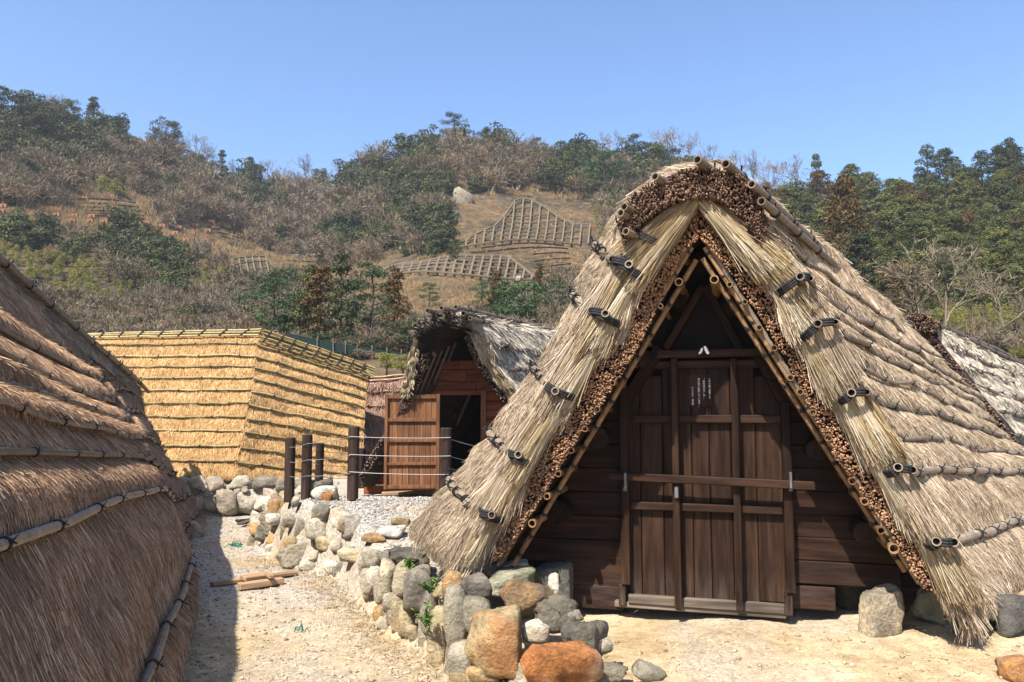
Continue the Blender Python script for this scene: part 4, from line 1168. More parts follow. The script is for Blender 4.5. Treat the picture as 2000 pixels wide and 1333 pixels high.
for v, u1, r in ((.10, .52, .017), (.20, .62, .018), (.30, .765, .019), (.40, .77, .020), (.50, .775, .022), (.60, .78, .022), (.72, .80, .023), (.88, .80, .028)):
    row_poles(SD, hutD, [v], r, M['bamboo_dark'] if v < .65 else M['bamboo_grey'], .8, .0, u1, off=.03, wob=.010, nodes=.3, n=30)
row_poles(SD, hutD, rowsD[3:], .022, M['bamboo_dark'], .35, .79, 1.0, off=.03, wob=.008, n=8)
# ridge bundle with its poles
for k, (dx, dz, r) in enumerate([(.06, .13, .03), (.14, .08, .03), (.22, .0, .028), (-.02, .15, .028)]):
    P = [rN + np.array([dx, 0, dz]), rP0 + np.array([dx, 0, dz]), rP0 * .45 + rP1 * .55 + np.array([dx, 0, dz - .02]), rP1 + np.array([dx, 0, dz]), rP1 + (rP1 - rP0) * .12 + np.array([dx * 1.3, 0, dz - .03 - .03 * k])]
    pole(hutD, P, r, M['bamboo_dark'], .3, 9, ties=.8, nrm=(.5, -.3, .8))
rb = np.array([rN, rP0, rP1])
capS = mk_surf([[p + np.array([-.05, 0, .06]), p + np.array([.17, .03, -.02]), p + np.array([.26, .06, -.24])] for p in (rN, rP0, (rP0 + rP1) / 2, rP1)], [], .0, (1, -.2, .4), nu=30, nv=12, rough=.01)
capS.base("ridge_thatch", M['base_grey'], hutD, .06)
straw_obj("ridge_straw", [capS.straw(9000, .10, .004, .2, .02, ur=(.15, 1))], M['straw_grey'], hutD)
# hidden far slope
Sb = mk_surf([[p, p + np.array([-1.6, -.5, -2.2])] for p in (rN, rP0, rP1, tail[0])], [.5], .03, (-1, .2, .4), nu=20, nv=20)
Sb.base("thatch_slope", M['base_brown'], hutD, .1)

# ================================================================== HUT E: grey hut behind the big one, right edge
hutE = thing("thatched_hut", "grey thatched hut behind the big gabled hut, at the right edge", "hut", (8.6, 13, .4))
e0 = [W(1800, 622, 12.0), W(1822, 640, 12.0), W(1862, 700, 11.9), W(1930, 790, 11.8), W(2010, 900, 11.6)]
e1 = [W(2020, 722, 16.0), W(2030, 735, 16.0), W(2110, 810, 15.8), W(2170, 870, 15.6), W(2240, 940, 15.4)]
rowsE = [.22, .36, .52, .68, .84]
SE = mk_surf([e0, e1], rowsE, .05, (.3, -.6, .5), nu=30, nv=50, rough=.03, saw=True, seed=41)
SE.base("thatch_slope", M['base_white'], hutE, .2)
straw_obj("thatch_straw", [SE.straw(26000, .14, .009, .2, .05)], M['straw_white'], hutE)
row_poles(SE, hutE, rowsE, .032, M['bamboo_dark'], .5, .0, 1, off=.02, wob=.02)
for v in (.01, .05, .09): pole(hutE, SE.line(v, -.0, 1, 8, .05), .03, M['bamboo_dark'], .4, 7, ties=.8)
eI = [W(1792, 655, 12.0), W(1838, 715, 11.95), W(1910, 800, 11.85), W(1985, 895, 11.7)]
eO = [W(1800, 630, 11.9), W(1862, 705, 11.8), W(1930, 790, 11.7), W(2010, 890, 11.5)]
reed_band("reed_ends", eI, eO, (-.7, -.7, 0), M['reed_dark'], hutE, .011, .04, jit=.1)
reed_band("reed_cap", [W(1775, 640, 11.9), W(1800, 648, 11.8), W(1830, 650, 11.8)], [W(1772, 616, 11.9), W(1800, 612, 11.8), W(1836, 632, 11.8)], (-.5, -.7, .2), M['reed_dark'], hutE, .010, .08, jit=.2)
Sb = mk_surf([[e0[0], e0[0] + np.array([-1.5, .6, -2.3])], [e1[0], e1[0] + np.array([-1.5, .6, -2.0])]], [.5], .03, (-1, .2, .4), nu=12, nv=20)
Sb.base("thatch_slope", M['base_white'], hutE, .1)

# ================================================================== HUT F: low brown roof between the golden and the red hut
hutF = thing("thatched_hut", "low brown thatched roof between the golden hut and the red-boarded hut", "hut", (-2.6, 16, .4))
f0 = [W(690, 740, 16.2), W(688, 760, 16.0), W(675, 850, 15.6), W(660, 960, 15.2)]
f1 = [W(830, 732, 16.2), W(832, 752, 16.0), W(836, 850, 15.6), W(840, 960, 15.2)]
rowsF = [.16, .29, .42, .55, .68, .81]
SF = mk_surf([f0, f1], rowsF, .05, (0, -1, .4), nu=24, nv=50, rough=.02, saw=True, seed=51)
SF.base("thatch_slope", M['base_brown'], hutF, .2)
straw_obj("thatch_straw", [SF.straw(12000, .15, .010, .14, .04)], M['straw_red'], hutF)
row_poles(SF, hutF, rowsF, .022, M['bamboo_tan'], .8, 0, 1, off=.02)
for v in (.01, .06): pole(hutF, SF.line(v, 0, 1, 8, .04), .024, M['bamboo_tan'], .4, 7, ties=.7)
Sb = mk_surf([[f0[0], f0[0] + np.array([0, 1.6, -2.0])], [f1[0], f1[0] + np.array([0, 1.6, -2.0])]], [.5], .03, (0, 1, .4), nu=12, nv=20)
Sb.base("thatch_slope", M['base_brown'], hutF, .1)

# ================================================================== STONE WALLS AND LOOSE ROCKS
def z1(x, y): return 340 + x / 4.348, 900 + y / 4.348
def z2(x, y): return 680 + x / 3.125, 1060 + y / 3.125
nearY = [(700, 7.3), (720, 7.1), (765, 6.35), (862, 5.5), (985, 4.98), (1115, 4.6), (1300, 4.3)]
farY = [(515, 10.3), (540, 9.8), (560, 9.4), (600, 9.05), (650, 8.75), (720, 8.35), (820, 8.1)]
rubble = thing("rubble_wall", "low rubble retaining wall of mixed upright stones below the big gabled hut", "wall", (-.4, 5.6, .0))
near = [(130, 245, 90, 215, 'rock_wall', 0), (188, 262, 70, 190, 'rock_wall', 0), (240, 240, 90, 250, 'rock', 0), (160, 100, 120, 125, 'rock_grey', .25), (222, 95, 60, 80, 'rock_grey', .2),
        (340, 205, 130, 210, 'rock', .05), (262, 365, 80, 130, 'rock_wall', -.05), (315, 430, 90, 230, 'rock', -.02), (368, 485, 100, 210, 'rock_tan', -.05), (430, 300, 150, 240, 'rock_grey', .05), (398, 560, 80, 110, 'rock_tan', -.08),
        (505, 425, 110, 260, 'rock', 0), (560, 300, 90, 110, 'rock_tan', .12), (645, 280, 130, 190, 'rock_tan', .1), (662, 470, 140, 410, 'rock_grey', .0), (560, 590, 140, 360, 'rock_tan', -.05), (785, 285, 175, 170, 'rock_grey', .22),
        (780, 440, 165, 220, 'rock_grey', .1), (900, 610, 345, 420, 'rock_big', -.05), (690, 710, 130, 260, 'rock_wall', -.12), (575, 825, 160, 95, 'rock_pale', -.18), (820, 800, 180, 120, 'rock_tan', -.2), (700, 840, 150, 80, 'rock_tan', -.2),
        (1270, 450, 290, 240, 'rock_crumb', .45), (1430, 610, 300, 300, 'rock_crumb', .2), (1150, 545, 150, 140, 'rock_pale', .25), (1250, 265, 70, 140, 'rock_pale', .9), (470, 560, 90, 200, 'rock_wall', 0), (600, 420, 80, 160, 'rock', .12),
        (450, 180, 120, 90, 'rock', .3), (90, 160, 60, 90, 'rock_wall', .1), (1600, 790, 220, 130, 'rock_crumb', .05), (1380, 440, 100, 70, 'rock_grey', .5), (1510, 535, 115, 85, 'rock_grey', .3), (1575, 630, 70, 110, 'rock_grey', .25), (1840, 800, 165, 120, 'rock_grey', .1)]
M['rock_big'] = rock_mat("rock_big", [(0, (.34, .25, .14)), (.5, (.36, .27, .15))], stain=(.40, .15, .04))
M['rock_crumb'] = rock_mat("rock_crumb", [(0, (.13, .115, .09)), (.5, (.17, .15, .115))], (.24, .20, .14))
for i, (x, y, w, h, m, dy) in enumerate(near):
    px, py = z2(x, y); Y = interp(px, nearY) + dy
    cr = m == 'rock_crumb'
    rock("stone", px, py, w / 3.125 * (1.2 if w < 200 else 1.0), h / 3.125 * (1.1 if w < 200 else .98), Y, M[m], rubble, 100 + i, .8, 4 if w > 200 else 3, random.uniform(-.08, .08), rough=.30 if cr else .12)
far_w = thing("rubble_wall", "rubble terrace wall of pale and rust stones under the rope fence", "wall", (-2.6, 9.2, .0))
far = [(890, 540, 230, 270, 'rock', .1), (960, 385, 90, 110, 'rock_tan', .2), (1045, 320, 100, 130, 'rock_grey', .3), (1090, 380, 130, 200, 'rock_tan', .1), (1230, 245, 170, 190, 'rock_crumb', .35), (1300, 440, 340, 170, 'rock_tan', .1),
       (1000, 530, 170, 270, 'rock', .0), (1105, 590, 140, 260, 'rock', -.05), (1190, 560, 140, 270, 'rock_tan', -.02), (1300, 650, 180, 200, 'rock_grey', -.05), (1310, 750, 160, 130, 'rock', -.1), (990, 640, 130, 120, 'rock_crumb', -.08),
       (890, 710, 130, 100, 'rock', -.12), (1200, 420, 130, 120, 'rock', .1), (830, 560, 80, 180, 'rock_grey', .05), (850, 640, 110, 110, 'rock', -.02), (1390, 560, 160, 150, 'rock', .2), (1160, 480, 100, 120, 'rock_pale', .0), (1060, 480, 110, 100, 'rock_grey', .08), (1240, 700, 120, 140, 'rock', -.05), (940, 470, 120, 120, 'rock', .1)]
for i, (x, y, w, h, m, dy) in enumerate(far):
    px, py = z1(x, y); Y = interp(px, farY) + dy
    rock("stone", px, py, w / 4.348 * 1.3, h / 4.348 * 1.15, Y, M[m], far_w, 300 + i, .85, 3, random.uniform(-.12, .12), rough=.16)
base_w = thing("stone_base_wall", "wall of big pale boulders under the golden hut", "wall", (-5.0, 12.9, .0))
base = [(200, 180, 150, 100), (350, 212, 155, 155), (462, 235, 95, 75), (575, 190, 215, 120), (602, 245, 60, 55), (770, 195, 240, 120), (925, 200, 110, 120), (1040, 195, 130, 110), (220, 290, 115, 100), (315, 370, 120, 170), (460, 355, 165, 220), (660, 350, 255, 220), (372, 292, 70, 45), (180, 245, 70, 65), (210, 355, 90, 110), (262, 235, 50, 50), (805, 255, 70, 45), (120, 300, 110, 170), (90, 190, 110, 100), (-20, 280, 180, 220), (-60, 180, 130, 100), (1180, 210, 150, 110), (1320, 215, 150, 100), (410, 280, 60, 40), (540, 260, 60, 50), (1120, 330, 160, 160), (840, 350, 130, 190)]
for i, (x, y, w, h) in enumerate(base):
    px, py = z1(x, y)
    rock("stone", px, py, w / 4.348 * 1.06, h / 4.348 * 1.06, 12.85 + random.uniform(-.08, .08), M['rock_wall'] if i not in (5, 6) else M['rock_grey'], base_w, 500 + i, .7, 3, random.uniform(-.06, .06), rough=.10)
# small filler stones packed between the big ones
rs_ = random.Random(4)
def edge_at(t):
    i = min(int(t), len(EDGE) - 2); f = t - i
    return EDGE[i] * (1 - f) + EDGE[i + 1] * f
for i in range(120):
    t = rs_.uniform(1.0, 5.4) if i < 60 else rs_.uniform(6.0, 9.6)
    e = edge_at(t); hgt = rs_.uniform(.0, 1.0)
    top_ = float(ground_z(e[0] + .35, e[1]))
    off_ = rs_.uniform(-.06, .12) + .12 * hgt
    s_ = rs_.uniform(.04, .11) if i < 60 else rs_.uniform(.06, .15)
    me = rock_mesh(1500 + i, 2 if s_ < .08 else 3, 12, .5, .14, M[rs_.choice(['rock', 'rock_wall', 'rock_tan', 'rock_grey', 'rock_pale'])])
    Mx = Matrix.Translation((e[0] + off_, e[1], top_ * hgt)) @ Matrix.Rotation(rs_.uniform(0, 6.28), 4, 'Z') @ Matrix.Diagonal((s_, s_ * .9, s_ * rs_.uniform(.6, 1.3), 1))
    link("stone", me, rubble if i < 60 else far_w, Mx)
# single rocks
loose = [
    ("rock", 1084, 1300, 182, 104, 4.40, 'rock_orange', "big orange-red boulder at the bottom edge, near end of the rubble wall", 900, .8, 0),
    ("rock", 1030, 1170, 112, 72, 5.25, 'rock_slab', "rusty brown slab on top of the rubble wall, behind the tall upright stone", 901, .9, .08),
    ("rock", 1000, 1136, 104, 52, 5.75, 'rock_grn', "pale greenish flat rock at the left foot of the big gable", 902, .9, -.1),
    ("rock", 990, 1112, 90, 26, 5.95, 'rock_pale', "thin pale slab lying over the greenish rock by the gable foot", 903, .9, -.12),
    ("rock", 1082, 1136, 92, 88, 5.98, 'rock_dark', "dark grey angular rock against the left wall boards of the big hut", 904, .8, .05),
    ("rock", 790, 1088, 110, 46, 6.9, 'rock_crumb', "dark crumbly mound beside the left thatch tip of the big hut", 905, 1.1, 0),
    ("rock", 1667, 1148, 76, 96, 5.33, 'rock_dark', "dark grey squared stone under the right wall boards of the big hut", 906, .7, -.05),
    ("rock", 1655, 1178, 60, 26, 5.25, 'rock_pale', "small pale stone at the foot of the dark squared stone", 907, .8, 0),
    ("rock", 1725, 1194, 86, 104, 5.0, 'rock_tan2', "upright tan block in the sand right of the door", 908, .8, .04),
    ("rock", 1833, 1186, 112, 76, 4.98, 'rock_grn', "flat mossy rock tilted under the right thatch tip", 909, .9, .35),
    ("rock", 1972, 1196, 92, 84, 5.1, 'rock_dark', "dark rock in the shade below the right eave", 910, .9, 0),
    ("rock", 1988, 1312, 60, 60, 4.3, 'rock_orange', "orange rock at the bottom right corner", 911, .8, 0),
    ("rock", 571, 1084, 78, 44, 8.7, 'rock_grey', "grey square-cut block leaning at the foot of the far rubble wall", 912, .7, -.42),
    ("rock", 637, 967, 56, 40, 9.1, 'rock_pale', "white boulder topmost on the far rubble wall beside the fence post", 913, .9, .1),
    ("rock", 639, 973, 26, 22, 8.95, 'rock_orange', "small orange stone in front of the white topmost boulder", 914, .9, 0),
    ("rock", 676, 1022, 70, 36, 8.45, 'rock_pale', "bright white flat rock jutting over the rubble slope", 915, .9, -.1),
    ("rock", 690, 1086, 56, 32, 8.0, 'rock_pale', "whitish grey boulder left of the dark crumbly mound", 916, .9, .1),
    ("rock", 730, 1052, 52, 20, 8.2, 'rock_tan', "flat tan slab on the gravel left of the big thatch foot", 917, .9, .05),
    ("rock", 714, 1068, 54, 16, 8.0, 'rock_pale', "thin sandy slab under the flat tan slab", 918, .9, 0),
    ("rock", 762, 1040, 58, 28, 8.5, 'rock_pale', "white lumpy rock on the gravel beside the thatch", 919, .9, 0),
    ("rock", 782, 1022, 40, 22, 8.7, 'rock_tan', "orange-tan rock behind the white lumpy rock", 920, .9, .15),
    ("rock", 648, 1106, 38, 28, 8.05, 'rock_pale', "small white rock at the bottom of the rubble slope", 921, .9, 0),
    ("rock", 613, 1088, 24, 28, 8.4, 'rock_pale', "small grey-white stone right of the leaning cut block", 922, .9, 0),
    ("rock", 646, 1188, 28, 14, 6.75, 'rock_tan', "lone yellow-brown stone lying on the path", 923, .9, 0),
    ("rock", 376, 1046, 46, 56, 10.7, 'rock_grey', "grey stone under the far corner of the brown hut", 924, .8, 0),
]
M['rock_slab'] = rock_mat("rock_slab", [(0, (.30, .17, .065)), (.5, (.26, .16, .08))], (.15, .13, .10))
M['rock_grn'] = rock_mat("rock_grn", [(0, (.38, .36, .25)), (.5, (.34, .32, .23))], (.22, .22, .11))
M['rock_tan2'] = rock_mat("rock_tan2", [(0, (.42, .36, .24)), (.5, (.40, .33, .23))], (.30, .23, .18))
SIT = {906, 909, 910, 907, 908, 911, 912, 916, 917, 919, 920, 921, 922, 923}
for n, px, py, w, h, Y, m, lab, sd, dp, rl in loose:
    if sd in SIT:                                   # let it rest on the ground
        r_ = ray(px, py + h / 2); ys_ = np.linspace(4.0, 14.0, 500)
        q_ = CAM[None] + r_[None] * (ys_ / r_[1])[:, None]
        hit = np.nonzero(q_[:, 2] <= ground_z(q_[:, 0], q_[:, 1]) - .03)[0]
        if len(hit): Y = float(ys_[hit[0]])
    o = rock(n, px, py, w, h, Y, M[m], None, sd, dp, 4 if w > 60 else 3, rl, rough=.30 if m == 'rock_crumb' else .13)
    tag(o, lab, "rock")
# concrete stub and pipe at the corner of the far wall
cb = beam_between("concrete_block", WZ(533, 1003, 0.0), WZ(533, 1003, .0) + np.array([.02, .05, .5]), .18, .18, plain_mat("concrete", (.36, .33, .26), .9, .3), None, up=(0, 1, 0))
tag(cb, "upright concrete block at the left end of the far rubble wall", "block")
V, F = tube([WZ(513, 1010, .06), WZ(513, 1010, .06) + np.array([.25, .5, 0])], .06, 14)
po = mk("drain_pipe", V, F, M['dark']); tag(po, "short dark drain pipe poking out beside the concrete block", "pipe")

# ================================================================== ROPE FENCE
fence = thing("rope_fence", "dark log posts strung with three pale ropes in front of the red-boarded hut", "fence", (-1.6, 9.0, .7))
posts = {}
for k, x, yt, yb, Y, w in (('a', 566, 855, 975, 9.3, 20), ('b', 599, 849, 970, 9.15, 20), ('c', 690, 833, 969, 8.9, 22), ('d', 870, 836, 969, 8.9, 22), ('e', 624, 866, 942, 10.3, 16), ('f', 706, 876, 948, 11.0, 13)):
    b, t = W(x - 1.5, yb + 6, Y), W(x + 1.5, yt, Y)
    V, F = tube([b, b * .5 + t * .5, t - (t - b) * .012, t], w / 2 * Y / FPX, 16, hollow=False)
    n16 = 16; V[-16 * 1:] = V[-16:] ; V[3 * 16:4 * 16] = t + (V[3 * 16:4 * 16] - t) * .88
    mk("post", V, F, M['wood_post'], fence)
    posts[k] = (x, Y)
def wire(x0, y0, Y0, x1, y1, Y1):
    p, q_ = W(x0, y0, Y0), W(x1, y1, Y1); m = (p + q_) / 2 - np.array([0, 0, .012])
    V, F = tube([p, p * .5 + m * .5 - np.array([0, 0, .004]), m, q_ * .5 + m * .5 - np.array([0, 0, .004]), q_], .0036, 5, hollow=False)
    mk("rope", V, F, M['wire'], fence)
for y0, y1 in ((853, 855), (888, 891), (922, 927)): wire(682, y0, 8.82, 880, y1, 8.82)
for y0, y1 in ((867, 854), (899, 890), (930, 925)): wire(600, y0, 9.05, 684, y1, 8.82)
for y0, y1 in ((874, 867), (903, 899), (931, 930)): wire(566, y0, 9.2, 600, y1, 9.05)
for y0, y1 in ((857, 878), (891, 908), (916, 926)): wire(876, y0, 8.85, 960, y1, 9.6)
for y0, y1 in ((880, 889), (908, 912), (932, 934)): wire(624, y0, 10.25, 706, y1, 10.95)
for y0, y1 in ((862, 880), (896, 908), (928, 932)): wire(602, y0, 9.15, 624, y1, 10.25)

# ================================================================== PLANKS, SCRAPS, PLANTS, PEBBLES ON THE PATH
def plank(lab, a, b, w, h, z, mat='plank', rot=0):
    p, q_ = WZ(*a, z), WZ(*b, z)
    o = beam_between("plank", p, q_, w, h, M[mat], None); tag(o, lab, "plank")
plank("long weathered plank lying across the path by the shadow edge", (413, 1141), (578, 1118), .11, .035, .03)
plank("short wide plank piece on top of the long path plank", (474, 1130), (528, 1122), .17, .04, .075)
plank("lower reddish plank nearest the camera on the path", (466, 1146), (552, 1134), .09, .06, .035, 'plank')
plank("small cross-piece nailed over the plank pile", (522, 1121), (531, 1128), .05, .03, .11)
plank("dark plank by the far wall corner", (462, 1018), (518, 1013), .14, .03, .02, 'wood_post')
plank("pale plank edge beside the dark plank at the far corner", (482, 1026), (516, 1023), .10, .03, .02)
plank("thin plank under the far corner plank pile", (468, 1024), (500, 1014), .10, .03, .05, 'wood_grey_x')
M['teal'] = plain_mat("teal_net", (.01, .13, .10), .6)
def scrap(lab, px, py, s, n, sd):
    r = np.random.default_rng(sd); c = WZ(px, py, .01); V, F = [], []
    for _ in range(n):
        a = c + r.normal(size=3) * [s, s * .7, 0]; b = a + r.normal(size=3) * [s, s, .3 * s]; m = (a + b) / 2 + [0, 0, abs(r.normal()) * s * .5]
        for q_ in (a, b): q_[2] = max(q_[2], float(ground_z(q_[0], q_[1])) + .006)
        v, f = tube([a, m + [0, 0, .015], b], .005, 4, hollow=False); o = len(V); V += list(v); F += [tuple(i + o for i in ff) for ff in f]
    ob = mk("net_scrap", np.array(V), F, M['teal']); tag(ob, lab, "scrap")
scrap("crumpled teal net scrap on the shaded gravel", 461, 1067, .045, 26, 1)
scrap("thin teal string scrap in the middle of the path", 590, 1232, .03, 6, 2)

def leaf_quads(P, D, Nn, L, w, rs, fold=.0):
    """pointed leaves: two triangles each"""
    n = len(P); S = unit(np.cross(D, Nn)); l = L * rs.uniform(.6, 1.2, (n, 1)); ww = w * rs.uniform(.7, 1.2, (n, 1))
    m = P + D * l * .5; e = P + D * l
    V = np.stack([P, m + S * ww * .5, e, m - S * ww * .5], 1).reshape(-1, 3)
    return V, np.arange(n * 4).reshape(n, 4), np.repeat(np.clip(rs.beta(2, 2, n), 0, 1), 4)[:, None] * np.ones((1, 3))
M['weed'] = leaf_mat("weed", [(0, (.03, .07, .012)), (.5, (.075, .15, .025)), (1, (.15, .22, .05))], .1)
def weed(lab, px, py, Y, h, n, sd):
    rs = np.random.default_rng(sd); b = W(px, py, Y)
    t = thing("weed", lab, "plant", b)
    V, F = [], []; LP, LD = [], []
    for k in range(n):
        d = unit(np.array([rs.normal() * .45, -abs(rs.normal()) * .4, 1.0])); l = h * rs.uniform(.5, 1)
        v, f = tube([b, b + d * l * .5 + [0, -.01, 0], b + d * l + np.array([rs.normal() * .02, -.03, -.02])], .003, 4, hollow=False)
        o = len(V); V += list(v); F += [tuple(i + o for i in ff) for ff in f]
        for j in range(16):
            LP.append(b + d * l * rs.uniform(.15, 1)); LD.append(unit(np.array([rs.normal(), rs.normal() - .3, rs.normal() * .4 + .2])))
    mk("stem", np.array(V), F, M['weed'], t)
    LP, LD = np.array(LP), np.array(LD)
    v, f, c = leaf_quads(LP, LD, unit(rs.normal(size=LP.shape) + [0, -.5, 1]), .042, .015, rs)
    mk("leaves", v, f, M['weed'], t, col=c)
weed("leafy green weed growing between the wall stones, upper one", 840, 1160, 5.5, .17, 5, 5)
weed("leafy green weed lower down at the foot of the wall stones", 832, 1225, 5.3, .20, 6, 6)
weed("sparse green weed on the wall under the thatch tip", 800, 1110, 6.0, .08, 4, 7)

def pebbles(name, lab, n, region, smin, smax, sd, mat='pebble'):
    rs = np.random.default_rng(sd)
    X, Yy = region(rs, n); Z = ground_z(X, Yy)
    V0 = np.array([(1, 0, 0), (-1, 0, 0), (0, 1, 0), (0, -1, 0), (0, 0, 1), (0, 0, -1)], float); F0 = np.array([(0, 2, 4), (2, 1, 4), (1, 3, 4), (3, 0, 4), (2, 0, 5), (1, 2, 5), (3, 1, 5), (0, 3, 5)])
    k = len(X); s = smin + (smax - smin) * rs.uniform(0, 1, k) ** 3.2
    sc_ = np.stack([s, s * rs.uniform(.6, 1.1, k), s * rs.uniform(.35, .75, k)], 1)
    jit = 1 + rs.normal(size=(k, len(V0), 1)) * .22
    V = V0[None] * jit * sc_[:, None]
    a = rs.uniform(0, 6.28, k); ca, sa = np.cos(a)[:, None], np.sin(a)[:, None]
    V = np.stack([V[..., 0] * ca - V[..., 1] * sa, V[..., 0] * sa + V[..., 1] * ca, V[..., 2]], -1)
    V = V + np.stack([X, Yy, Z + s * .15], 1)[:, None]
    F = (F0[None] + (np.arange(k) * len(V0))[:, None, None]).reshape(-1, 3)
    c = np.repeat(rs.beta(2, 2, k), len(V0))[:, None] * np.ones((1, 3))
    o = mk(name, V.reshape(-1, 3), F, M[mat], col=c); tag(o, lab, "gravel", kind="stuff")
def reg_path(rs, n):
    Yy = 3.2 + 9.5 * rs.uniform(0, 1, n) ** 1.4; xl = interp(Yy, [(3, -1.2), (4.9, -2.1), (11, -4.5), (13, -5.2)]); xr = interp(Yy, [(p[1], p[0]) for p in EDGE])
    return xl + (xr - xl) * rs.uniform(0, 1, n), Yy
def reg_front(rs, n):
    Yy = 3.3 + 2.2 * rs.uniform(0, 1, n); X = interp(Yy, [(p[1], p[0]) for p in EDGE]) + .2 + rs.uniform(0, 1, n) * 4.2
    return X, Yy
def reg_terr(rs, n):
    Yy = rs.uniform(7.0, 10.6, n); X = interp(Yy, [(p[1], p[0]) for p in EDGE]) + .25 + rs.uniform(0, 1, n) * 2.0
    return X, Yy
pebbles("gravel", "loose pale gravel and pebbles scattered over the path", 8000, reg_path, .0025, .022, 1)
pebbles("gravel", "fine gravel on the sand in front of the big hut", 3000, reg_front, .002, .02, 2)
pebbles("gravel", "grey gravel on the terrace below the rope fence", 14000, reg_terr, .005, .024, 3, 'pebble_grey')
# dead grass and twigs along the foot of the wall
rs = np.random.default_rng(12)
n = 2600; tt = rs.uniform(0, 1, n); Yy = 4.6 + 4.6 * tt
X = interp(Yy, [(p[1], p[0]) for p in EDGE]) - np.abs(rs.normal(size=n)) * .22 - .05
P = np.stack([X, Yy, ground_z(X, Yy) + .005], 1)
D = unit(np.stack([rs.normal(size=n), rs.normal(size=n), np.abs(rs.normal(size=n)) * .35], 1))
v, f, c = leaf_quads(P, D, np.tile([0, 0, 1.0], (n, 1)) + rs.normal(size=(n, 3)) * .3, .11, .005, rs)
o = mk("dead_grass", v, f, M['straw_verge'], col=c); tag(o, "dead grass and twigs along the foot of the rubble wall", "grass", kind="stuff")

# bits of fallen straw on the sand
rs = np.random.default_rng(21); n = 2400
xa, ya = reg_front(rs, n // 2); xb, yb = reg_path(rs, n - n // 2)
X, Yy = np.r_[xa, xb], np.r_[ya, yb]
P = np.stack([X, Yy, ground_z(X, Yy) + .004], 1); an = rs.uniform(0, 6.28, n)
D = np.stack([np.cos(an), np.sin(an), rs.normal(size=n) * .05], 1)
v, f, c = leaf_quads(P, D, np.tile([0, 0, 1.0], (n, 1)), .06, .004, rs)
o = mk("straw_litter", v, f, M['straw_verge'], col=c); tag(o, "bits of fallen straw scattered on the sand and path", "straw", kind="stuff")

# ================================================================== VEGETATION
M['leaf_dark'] = leaf_mat("leaf_dark", [(0, (.015, .021, .009)), (.5, (.038, .048, .019)), (1, (.075, .085, .032))])
M['leaf_mid'] = leaf_mat("leaf_mid", [(0, (.022, .031, .011)), (.5, (.055, .070, .022)), (1, (.105, .115, .036))])
M['leaf_pine'] = leaf_mat("leaf_pine", [(0, (.012, .028, .011)), (.5, (.034, .066, .024)), (1, (.068, .105, .038))], .2)
M['leaf_olive'] = leaf_mat("leaf_olive", [(0, (.022, .030, .008)), (.5, (.058, .066, .016)), (1, (.105, .105, .028))], .4)
M['leaf_rust'] = leaf_mat("leaf_rust", [(0, (.026, .017, .007)), (.5, (.068, .042, .013)), (1, (.11, .070, .021))], .25)
M['leaf_yellow'] = leaf_mat("leaf_yellow", [(0, (.06, .065, .016)), (.5, (.15, .145, .035)), (1, (.25, .22, .07))], .2)
M['twig'] = leaf_mat("twig", [(0, (.075, .053, .031)), (.5, (.17, .125, .078)), (1, (.29, .225, .15))], .2)
M['twig_grey'] = leaf_mat("twig_grey", [(0, (.08, .062, .04)), (.5, (.175, .138, .092)), (1, (.30, .245, .175))], .15)
M['dry'] = leaf_mat("dry_grass", [(0, (.14, .09, .042)), (.5, (.26, .175, .085)), (1, (.37, .27, .15))], .2)
M['bark'] = plain_mat("bark", (.06, .045, .035), .9, .4)
M['cribwood'] = plain_mat("concrete_crib", (.125, .098, .064), .9, .4)

